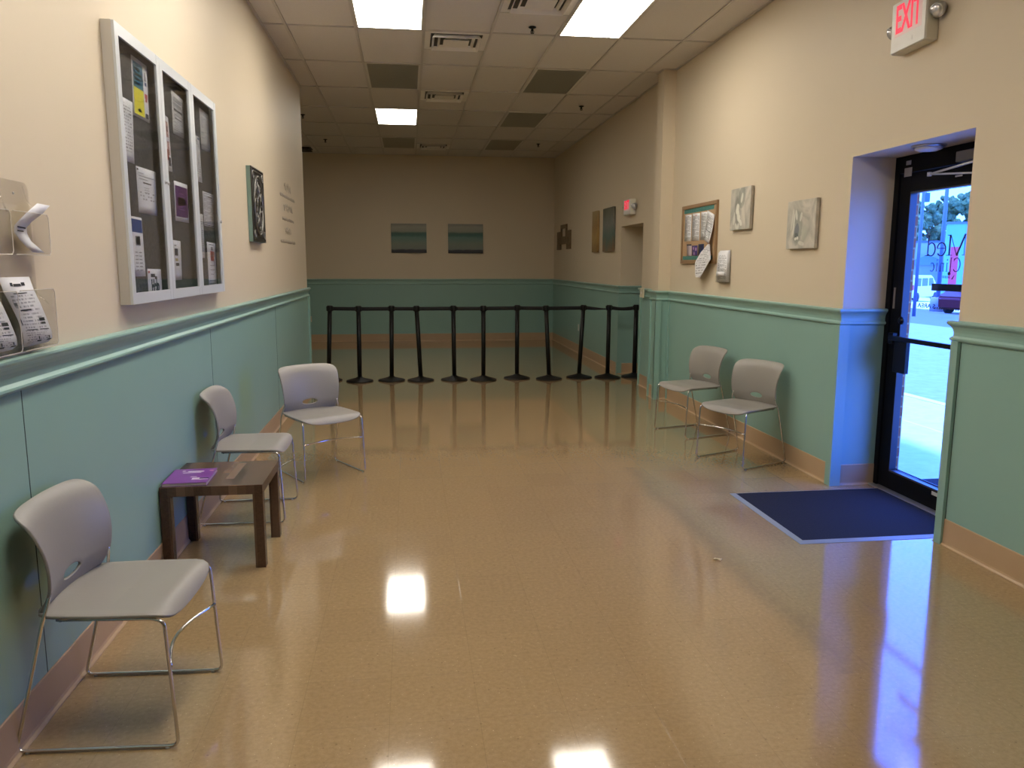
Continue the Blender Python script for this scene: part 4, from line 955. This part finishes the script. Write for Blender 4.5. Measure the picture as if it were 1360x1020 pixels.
for q in range(6):
    d = .010+.005*q; m.sheet([((XR-d*.7, 7.098, 1.665-.004*q), (XR-d*.7, 6.865+.004*q, 1.665-.004*q)), ((XR-d, 7.098, 1.50), (XR-d, 6.855, 1.50)), ((XR-d, 7.095, 1.376), (XR-d, 6.852, 1.376))], M['print'] if q == 5 else M['paper'], .0012, (-1, 0, 0))
m.sheet([((XR-.0415, 7.09, 1.47), (XR-.0415, 6.90, 1.47)), ((XR-.0415, 7.09, 1.43), (XR-.0415, 6.90, 1.43))], M['paper'], .0012, (-1, 0, 0))
o = m.build('paper_stack', None); place(o, (XR-.02, 6.97, 1.376)); tag(o, 'stack of white forms standing in the small clear wall pocket', 'papers')

# ------------------------------------------------------------------ canvases
def canvas(name, y0, y1, z0, z1, mat_, label, group, d=.032, x=XR, tilt=0):
    r = empty(name, (x, (y0+y1)/2, (z0+z1)/2)); tag(r, label, 'wall art', group)
    hy, hz = abs(y1-y0)/2, (z1-z0)/2
    m = MB(); m.box((-d, -hy, -hz), (-.006-.0, hy, hz), bev=.003); o = m.build('canvas', mat_, r)
    m = MB(); m.box((-.007, -hy+.02, -hz+.02), (-.0005, hy-.02, hz-.02)); m.build('stretcher', plain('bare_wood', (.12, .08, .05), .7), r)
    if tilt: r.rotation_euler = (tilt, 0, 0)
    return r
def floral(name, seed, blobs):
    m, nt, b = nodes(name)
    tc = N(nt, 'ShaderNodeTexCoord'); o = tc.outputs['Object']
    nz = N(nt, 'ShaderNodeTexNoise'); nz.inputs['Scale'].default_value = 5; nz.inputs['Detail'].default_value = 6; nz.inputs['Distortion'].default_value = 1.5
    mp = N(nt, 'ShaderNodeMapping'); mp.inputs['Location'].default_value = (seed, seed, seed); mp.inputs['Scale'].default_value = (1, 1.1, .9); L(nt, o, mp.inputs[0]); L(nt, mp.outputs[0], nz.inputs['Vector'])
    f = ma(nt, 'MULTIPLY', ma(nt, 'SUBTRACT', nz.outputs[0], .33), 3)
    c = mix(nt, f, (.33, .32, .275), (.58, .54, .46))
    sp = N(nt, 'ShaderNodeSeparateXYZ'); L(nt, o, sp.inputs[0])
    n2 = N(nt, 'ShaderNodeTexNoise'); n2.inputs['Scale'].default_value = 30; L(nt, o, n2.inputs['Vector'])
    for (cy, cz_, ry, rz, rot, col, st) in blobs:
        y = ma(nt, 'SUBTRACT', sp.outputs[1], cy); z = ma(nt, 'SUBTRACT', sp.outputs[2], cz_); ca, sa = math.cos(rot), math.sin(rot)
        a = ma(nt, 'DIVIDE', ma(nt, 'ADD', ma(nt, 'MULTIPLY', y, ca), ma(nt, 'MULTIPLY', z, sa)), ry)
        bb = ma(nt, 'DIVIDE', ma(nt, 'SUBTRACT', ma(nt, 'MULTIPLY', z, ca), ma(nt, 'MULTIPLY', y, sa)), rz)
        d = ma(nt, 'ADD', ma(nt, 'MULTIPLY', a, a), ma(nt, 'MULTIPLY', bb, bb)); d = ma(nt, 'ADD', d, ma(nt, 'MULTIPLY', ma(nt, 'SUBTRACT', n2.outputs[0], .5), .9))
        k_ = ma(nt, 'MULTIPLY', ma(nt, 'MINIMUM', ma(nt, 'MAXIMUM', ma(nt, 'MULTIPLY', ma(nt, 'SUBTRACT', 1.1, d), 3), 0), 1), st)
        c = mix(nt, k_, c, col)
    L(nt, c, b.inputs['Base Color']); b.inputs['Roughness'].default_value = .65
    return m
wp, gp, dg_ = (.70, .69, .60), (.20, .22, .19), (.09, .10, .085)
fa = floral('pale_leaf_painting', 1.0, [(-.03, .10, .07, .10, .2, gp, .6), (.06, -.02, .05, .13, -.1, dg_, .5), (.055, .00, .035, .05, .3, wp, .9), (.035, -.05, .030, .06, -.25, wp, .9), (.01, -.085, .022, .035, .1, wp, .8), (-.03, .09, .022, .045, .35, wp, .75), (.12, -.08, .02, .06, .1, wp, .5), (-.02, -.12, .022, .035, -.7, wp, .85), (.03, -.15, .02, .03, .3, wp, .6), (.07, -.15, .02, .03, -.4, wp, .6)])
fb = floral('pale_flower_painting', 4.0, [(.05, -.02, .075, .13, .0, gp, .5), (.055, -.05, .035, .06, .1, (.13, .15, .18), .7), (.06, -.085, .03, .025, 0, dg_, .7), (.105, .0, .014, .09, .1, wp, .75), (.07, .07, .016, .04, -.3, wp, .75), (.0, .055, .016, .035, .3, wp, .6), (.07, -.105, .016, .012, 0, wp, .9), (.04, -.10, .016, .012, 0, wp, .9), (-.02, -.14, .05, .015, .2, wp, .5), (-.06, -.06, .04, .06, .3, (.40, .42, .34), .5), (.13, .04, .012, .08, .2, wp, .5)])
canvas('floral_canvas', 6.432, 6.845, 1.840, 2.200, fa, 'pale grey leaf canvas, nearer the cork board, on the right wall', 'pale floral canvases')
canvas('floral_canvas', 5.330, 5.757, 1.655, 2.010, fb, 'pale grey flower canvas nearest the entrance on the right wall', 'pale floral canvases')
sea = [(p, tuple(.55*q+.45*(.45*c_[0]+.55*c_[1]) for q in c_)) for p, c_ in [(0, (.03, .03, .05)), (.10, (.05, .05, .08)), (.14, (.20, .25, .22)), (.30, (.20, .28, .20)), (.52, (.10, .30, .25)), (.60, (.03, .19, .18)), (.68, (.04, .17, .14)), (.74, (.30, .33, .22)), (.88, (.38, .36, .26)), (1, (.25, .27, .21))]]
def seascape(x0, x1, z0, z1, label, sd):
    mt = canvas_mat('seascape_%d' % sd, sea, 5, (1, 1, 3.5), .3, 2, -(z1-z0)/2, (z1-z0)/2, .05)
    r = empty('seascape_canvas', ((x0+x1)/2, YF, (z0+z1)/2)); tag(r, label, 'wall art', 'seascape canvases on the far wall')
    hx, hz = (x1-x0)/2, (z1-z0)/2
    m = MB(); m.box((-hx, -.030, -hz), (hx, -.004, hz), bev=.003); m.build('canvas', mt, r)
    m = MB(); m.box((-hx+.02, -.005, -hz+.02), (hx-.02, -.0005, hz-.02)); m.build('stretcher', plain('bare_wood_b', (.12, .08, .05), .7), r)
seascape(-.326, .364, 1.748, 2.315, 'teal and beige seascape canvas, left one on the far wall', 1)
seascape(.790, 1.482, 1.745, 2.315, 'teal and beige seascape canvas, right one on the far wall', 2)
gold_st = [(0, (.25, .15, .05)), (.35, (.42, .28, .10)), (.6, (.34, .21, .08)), (1, (.40, .30, .14))]
canvas('tall_canvas', 11.86, 12.19, 1.722, 2.350, canvas_mat('golden_canvas', gold_st, 9, (1, 1, .6), .5, 2, -.31, .31, .3), 'narrow golden canvas, left of the two tall ones on the far right wall', 'tall canvases on the far right wall', d=.045)
canvas('tall_canvas', 10.93, 11.50, 1.722, 2.345, canvas_mat('teal_grey_canvas', [(0, (.20, .13, .07)), (.3, (.10, .16, .14)), (.6, (.20, .21, .19)), (1, (.12, .12, .08))], 6, (1, 1, .5), .6, 2, -.31, .31, .3), 'narrow teal and brown canvas, right of the two tall ones on the far right wall', 'tall canvases on the far right wall', d=.045)
# open-work wooden frame cluster near the corner
r = empty('wooden_frame_cluster', (XR, 14.60, 2.03)); tag(r, 'small brown cluster of linked wooden frames near the far right corner', 'wall decoration')
brn = plain('brown_wood', (.16, .11, .055), .6, var=.2)
def fr(y0, y1, z0, z1, t_=.07):
    m = MB()
    for a, b in (((y0, z0), (y1, z0+t_)), ((y0, z1-t_), (y1, z1)), ((y0, z0+t_), (y0+t_, z1-t_)), ((y1-t_, z0+t_), (y1, z1-t_))): m.box((-.03, a[0], a[1]), (-.001, b[0], b[1]), bev=.002)
    m.build('frame', brn, r)
fr(-.27, .27, -.05, .24); fr(.29, .62, -.22, .12, .11); fr(-.62, -.29, -.22, .12, .11); 
m = MB(); m.box((-.028, -.30, -.12), (-.001, .30, -.04), bev=.002); m.build('frame', brn, r)

# ------------------------------------------------------------------ switches and outlets
def plate(loc, face, label, cat, nm, mt):
    r = empty(nm, loc); tag(r, label, cat); rot = {'-X': PI, '+X': 0, '-Y': -PI/2}[face]; r.rotation_euler = (0, 0, rot)
    m = MB(); m.box((0.0005, -.036, -.058), (.007, .036, .058), bev=.003); m.build('cover_plate', mt, r)
    for s in ((-.022, .022) if nm == 'wall_outlet' else (0,)):
        m = MB(); m.box((.006, -.016, s-.015), (.010, .016, s+.015), bev=.002); m.build('receptacle' if nm == 'wall_outlet' else 'toggle', mt, r)
    return r
plate((-1.94, YF-.008, .455), '-Y', 'ivory wall outlet low on the far wall just past the end of the left wall', 'outlet', 'wall_outlet', M['ivory'])
plate((-2.02, YF, 1.56), '-Y', 'beige light switch on the far wall past the end of the left wall', 'light switch', 'light_switch', plain('beige_plastic', (.5, .41, .3), .5))
plate((XR-.008, 13.22, .446), '-X', 'ivory wall outlet on the far right wall behind the queue posts', 'outlet', 'wall_outlet', M['white_pl'])
r = empty('rail_box', (XR-.036, 9.42, 1.178)); tag(r, 'small ivory box fixed on the chair rail beside the side passage', 'sensor box')
m = MB(); m.box((-.022, -.06, -.05), (-.001, .06, .066), bev=.004); m.build('case', M['ivory'], r)
m = MB(); m.box((-.0235, -.025, -.01), (-.0225, .025, .02)); m.build('button', M['white_pl'], r)
# ------------------------------------------------------------------ outdoors, seen through the glass
def gz(x): return -.02 if x < 5.9 else (-.14-.035*(x-5.9))
def ground(name, x0, x1, mat_, label, y0=-10, y1=140, t=.3):
    m = MB(); m.hexa([(x0, y0, -6), (x1, y0, -6), (x1, y1, -6), (x0, y1, -6), (x0, y0, gz(x0+1e-4)), (x1, y0, gz(x1-1e-4)), (x1, y1, gz(x1-1e-4)), (x0, y1, gz(x0+1e-4))])
    return struct(m.build(name, mat_), label)
m = MB(); m.box((BX, YB, -.4), (4.93, 60, -.02)); m.box((DX+.126, 3.62, -.4), (BX, 5.09, -.02)); m.box((4.97, YB, -.4), (5.9, 60, -.02)); struct(m.build('sidewalk', M['concrete']), 'pale concrete sidewalk outside the door')
m = MB(); m.box((4.93, YB, -.4), (4.97, 60, -.0185)); struct(m.build('sidewalk_joint', plain('joint', (.85, .85, .8), .8)), 'pale joint across the sidewalk')
m = MB(); m.box((5.9, YB, -.4), (6.02, 60, -.012)); struct(m.build('kerb', plain('pale_kerb', (.85, .83, .75), .8)), 'pale kerb between sidewalk and lot')
ground('parking_lot', 5.9, 18.4, M['asphalt'], 'pale parking lot')
ground('road', 18.4, 29.5, M['road'], 'grey road beyond the lot')
ground('far_ground', 29.5, 120, M['concrete'], 'pale far parking lot')
r = empty('outdoor_mat', (3.65, 4.36, -.02)); tag(r, 'dark blue mat on the sidewalk just outside the glass door', 'door mat')
m = MB(); m.box((3.36-3.65, 3.68-4.36, .001), (3.93-3.65, 5.05-4.36, .012), bev=.003); m.box((3.36-3.65, 3.64-4.36, .0005), (3.95-3.65, 5.07-4.36, .005)); m.build('pile', M['mat_pile'], r)
AZ_ = math.radians(35.6)
def hgt(x): return gz(x)
# van
vx, vy = 41.0, 59.0
van = empty('white_van', (vx, vy, gz(vx)), 0); tag(van, 'white van parked in the far lot, seen through the glass door', 'van')
# side we see: from rear corner A towards front B; body drawn in local x (length) / y (width)
dirl = Vector((43.8-39.9, 61.6-56.9)); dirl = Matrix.Rotation(math.radians(-17), 2) @ dirl; van.rotation_euler = (0, 0, math.atan2(dirl.y, dirl.x))
vm = plain('white_van_paint', (.80, .80, .78), .25); vg = plain('van_glass', (.03, .05, .08), .1); 
m = MB()
prof = [(-2.6, .35), (2.55, .35), (2.62, .85), (2.45, 1.10), (1.75, 1.28), (1.05, 2.02), (.8, 2.10), (-2.45, 2.10), (-2.6, 1.98)]
a = [m.bm.verts.new((x, -.98, z)) for x, z in prof]; b = [m.bm.verts.new((x, .98, z)) for x, z in prof]; n = len(prof)
m.bm.faces.new(a); m.bm.faces.new(b[::-1])
for j in range(n): m.bm.faces.new((a[j], b[j], b[(j+1) % n], a[(j+1) % n]))
bmesh.ops.bevel(m.bm, geom=list(m.bm.edges), offset=.07, segments=3, affect='EDGES')
m.build('body', vm, van)
for sy in (-1, 1):
    for x0_, x1_ in ((-2.35, -1.25), (-1.05, .05), (.25, 1.0)):
        m = MB(); m.hexa([(x0_, sy*.975, 1.25), (x1_+(.35 if x1_ > .9 else 0), sy*.975, 1.25), (x1_+(.35 if x1_ > .9 else 0), sy*.99, 1.25), (x0_, sy*.99, 1.25), (x0_, sy*.975, 1.88), (x1_, sy*.975, 1.88), (x1_, sy*.99, 1.88), (x0_, sy*.99, 1.88)]); m.build('side_window', vg, van)
    m = MB(); m.box((-2.63, sy*.93-.06, .95), (-2.59, sy*.93+.06, 1.35)); m.build('tail_light', plain('tail_lamp', (.5, .05, .1), .3), van)
    m = MB(); m.box((-2.61, sy*.42-.36, 1.25), (-2.59, sy*.42+.36, 1.88), bev=.01); m.build('rear_window', vg, van)
    for x in (-1.75, 1.65):
        m = MB(); m.lathe([(.36, -.12), (.38, -.08), (.38, .08), (.36, .12), (.2, .13)], (x, sy*.86, .38), mat=Matrix.Rotation(-sy*PI/2, 3, 'X'), n=24); m.build('wheel', M['rubber'], van)
m = MB(); m.box((-2.75, -.95, .38), (-2.58, .95, .56), bev=.03); m.build('bumper', plain('van_bumper', (.6, .6, .6), .4), van)
# car
cxr, cyr = 28.0, 35.9
car = empty('red_car', (cxr, cyr, gz(cxr)), math.radians(12)); tag(car, 'dark red car partly hidden behind the black bar on the glass door', 'car')
cm = plain('red_car_paint', (.12, .01, .015), .15, .3)
m = MB(); prof = [(-1.15, .25), (2.9, .25), (3.0, .55), (2.9, .80), (2.0, .92), (1.2, 1.42), (-.2, 1.45), (-.95, 1.0), (-1.2, .85)]
a = [m.bm.verts.new((x, -.88, z)) for x, z in prof]; b = [m.bm.verts.new((x, .88, z)) for x, z in prof]; n = len(prof)
m.bm.faces.new(a); m.bm.faces.new(b[::-1])
for j in range(n): m.bm.faces.new((a[j], b[j], b[(j+1) % n], a[(j+1) % n]))
bmesh.ops.bevel(m.bm, geom=list(m.bm.edges), offset=.10, segments=3, affect='EDGES')
m.build('body', cm, car)
m = MB(); m.box((-.55, -.80, .98), (1.3, .80, 1.30), bev=.05); m.box((-.3, -.875, 1.0), (1.15, .875, 1.30), bev=.02); m.build('windows', vg, car)
for sy in (-1, 1):
    for x in (-.45, 2.25):
        m = MB(); m.lathe([(.31, -.11), (.33, -.08), (.33, .08), (.31, .11), (.18, .12)], (x, sy*.78, .33), mat=Matrix.Rotation(-sy*PI/2, 3, 'X'), n=24); m.build('wheel', M['rubber'], car)
# poles
pb = plain('dark_blue_pole', (.10, .13, .22), .5); pb2 = plain('grey_violet_plinth', (.30, .28, .34), .7)
def pole(x, y, hh, rad, label, plinth=None):
    z = gz(x); r = empty('light_pole', (x, y, z)); tag(r, label, 'pole')
    m = MB(); m.lathe([(rad, 0), (rad*.8, hh)], n=16); m.build('shaft', pb, r)
    if plinth: m = MB(); m.lathe([(plinth, -.05), (plinth, .72), (plinth*.9, .75)], n=20); m.build('plinth', pb2, r)
    return r
pole(28.12, 38.45, 9.0, .11, 'tall dark pole with a thick plinth in the middle of the view through the door', .36)
pole(22.20, 31.85, 7.5, .075, 'thin dark pole beside the brick edge outside the door')
r = empty('hanging_signal_box', (22.55, 32.17, 4.47)); tag(r, 'dark blue box hanging beside the thin pole at the top of the door glass', 'sign box')
m = MB(); m.box((-.12, -.12, -.20), (.12, .12, .20), bev=.02); m.build('housing', plain('blue_box', (.05, .12, .25), .5), r)
m = MB(); m.tube([(-.33, -.3, .16), (0, 0, .16)], .02, n=6); m.tube([(0, 0, .2), (0, 0, .26)], .02, n=6); m.build('bracket', pb, r)
def yawbox(m, c, wx, dy, z0, z1, mat_=None, yaw=-AZ_):
    ca, sa = math.cos(yaw), math.sin(yaw); P_ = []
    for z in (z0, z1):
        for sx, sy in ((-1, -1), (1, -1), (1, 1), (-1, 1)):
            x, y = sx*wx/2, sy*dy/2; P_.append((c[0]+x*ca-y*sa, c[1]+x*sa+y*ca, z))
    m.hexa(P_, mat_)
def ext(name, c, wx, dy, z0, z1, mat_, label, cat, extra=None):
    r = empty(name, (c[0], c[1], z0)); tag(r, label, cat); m = MB(); yawbox(m, (0, 0), wx, dy, 0, z1-z0); m.build('walls', mat_, r)
    if extra: extra(r)
    return r
def roofband(wx, dy, z):
    def f(r): m = MB(); yawbox(m, (0, 0), wx+.2, dy+.2, z, z+.2); m.build('roof_edge', pb, r)
    return f
ext('store_building', (55.3, 70.8), 5.2, 5, gz(54), 5.45, plain('pale_blue_wall', (.16, .36, .50), .7), 'pale blue box-shaped building above the painted letters on the door glass', 'building', roofband(5.2, 5, 5.45-gz(54)))
ext('store_building', (55.5, 82.5), 9, 5, gz(55), 3.95, plain('pale_wall', (.40, .42, .48), .7), 'pale low building behind the white van', 'building', roofband(9, 5, 3.95-gz(55)))
def gable(r):
    m = MB(); ca, sa = math.cos(-AZ_), math.sin(-AZ_)
    def q(x, y, z): return (x*ca-y*sa, x*sa+y*ca, z)
    z0_ = 1.52-gz(53)
    A_ = [q(-2.6, -2, z0_), q(2.4, -2, z0_), q(-.1, -2, z0_+1.1), q(-2.6, 2, z0_), q(2.4, 2, z0_), q(-.1, 2, z0_+1.1)]
    m.face([A_[0], A_[1], A_[2]]); m.face([A_[3], A_[5], A_[4]]); m.face([A_[0], A_[2], A_[5], A_[3]]); m.face([A_[1], A_[4], A_[5], A_[2]]); m.face([A_[0], A_[3], A_[4], A_[1]])
    m.build('roof', plain('blue_grey_roof', (.12, .20, .28), .6), r)
ext('gabled_shed', (54.7, 76.75), 4.6, 3.6, gz(53), 1.52, plain('shed_wall', (.22, .26, .33), .7), 'low building with a blue gabled roof just above the white van', 'building', gable)
r = empty('red_sign_pillar', (34.9, 46.5, gz(35))); tag(r, 'red sign pillar seen through the letters on the door glass', 'sign')
redm = plain('red_sign_paint', (.70, .05, .07), .5)
m = MB(); yawbox(m, (0, 0), .46, .35, 0, 2.7-gz(35)); m.build('pillar', redm, r)
m = MB(); m.lathe([(.62, -.1), (.62, .1), (.45, .11)], (1.25, -.45, 3.35-gz(35)), mat=Matrix.Rotation(PI/2, 3, 'X'), n=28); m.tube([(1.25, -.38, .0), (1.25, -.38, 2.8-gz(35))], .05, n=8); m.build('round_sign', redm, r)
def tree(x, y, hh, wr, seed, label):
    z = gz(x); r = empty('tree', (x, y, z)); tag(r, label, 'tree', 'trees beyond the parking lot'); rnd = random.Random(seed)
    m = MB(); m.tube([(0, 0, 0), (rnd.uniform(-.2, .2), 0, hh*.3), (rnd.uniform(-.4, .4), rnd.uniform(-.3, .3), hh*.7)], [.32, .24, .1], n=8)
    for j in range(5): a = rnd.uniform(0, 6.28); m.tube([(0, 0, hh*(.25+.08*j)), (math.cos(a)*wr*.6, math.sin(a)*wr*.6, hh*(.45+.09*j))], [.12, .04], n=6)
    m.build('trunk', M['bark'], r)
    m = MB()
    for j in range(120):
        a = rnd.uniform(0, 2*PI); el = rnd.uniform(-.75, 1); rad = wr*math.sqrt(max(0, 1-el*el*.85))*rnd.uniform(.45, 1)
        c_ = Vector((math.cos(a)*rad, math.sin(a)*rad, hh*.60+el*hh*.38)); s = rnd.uniform(.22, .5)*wr*.36
        res = bmesh.ops.create_icosphere(m.bm, subdivisions=2, radius=s)
        for v in res['verts']:
            d = noise.noise(v.co*2.2+c_)*.55+noise.noise(v.co*6+c_)*.35; v.co = c_+v.co*(1+d)
    m.build('foliage', M['leaf'], r, fix=False)
tree(59.0, 88.5, 9.6, 3.6, 1, 'tree farthest left through the door glass, behind the thin pole')
tree(63.8, 90.5, 11.2, 3.4, 2, 'taller tree left of the dark pole with the plinth, through the door glass')
tree(67.3, 89.6, 12.6, 3.4, 3, 'tall tree right of the dark pole with the plinth, through the door glass')
tree(71.5, 88.2, 12.2, 3.8, 4, 'tree at the right edge of the door glass above the pale blue building')
tree(61.5, 93.5, 8.6, 3.6, 5, 'low tree in front of the pale building roof, left part of the door glass')

# ------------------------------------------------------------------ light
W = bpy.data.worlds.new('sky'); bpy.context.scene.world = W; W.use_nodes = True; nt = W.node_tree
bg = nt.nodes['Background']
tc = N(nt, 'ShaderNodeTexCoord'); sp = N(nt, 'ShaderNodeSeparateXYZ'); L(nt, tc.outputs['Generated'], sp.inputs[0])
cr = N(nt, 'ShaderNodeValToRGB'); L(nt, ma(nt, 'ADD', ma(nt, 'MULTIPLY', sp.outputs[2], .5), .5), cr.inputs[0])
cr.color_ramp.elements[0].position = .5; cr.color_ramp.elements[0].color = (.06, .19, .95, 1)
cr.color_ramp.elements[1].position = .9; cr.color_ramp.elements[1].color = (.030, .125, .92, 1)
L(nt, cr.outputs[0], bg.inputs[0]); bg.inputs[1].default_value = 13
sl = bpy.data.lights.new('sun', 'SUN'); sl.energy = 3.6; sl.color = (.62, 1.0, .45); sl.angle = math.radians(4)
so = bpy.data.objects.new('sun', sl); C.objects.link(so); so.location = (8, 0, 12); so.rotation_euler = Vector((-.20, .10, 1)).to_track_quat('Z', 'Y').to_euler()
pl = bpy.data.lights.new('door_portal', 'AREA'); pl.shape = 'RECTANGLE'; pl.size = 1.0; pl.size_y = 2.1; pl.cycles.is_portal = True
po = bpy.data.objects.new('door_portal', pl); C.objects.link(po); po.location = (DX+.12, (DY0+DY1)/2, 1.06); po.rotation_euler = (0, PI/2, 0)   # faces the room

sc = bpy.context.scene
sc.view_settings.view_transform = 'Standard'; sc.view_settings.look = 'None'; sc.view_settings.gamma = 1; sc.view_settings.use_curve_mapping = False
sc.view_settings.exposure = 0.1
sc.cycles.use_denoising = True
sc.cycles.max_bounces = 10; sc.cycles.diffuse_bounces = 5; sc.cycles.transparent_max_bounces = 16
sc.cycles.sample_clamp_indirect = 6
sc.cycles.caustics_reflective = False; sc.cycles.caustics_refractive = False
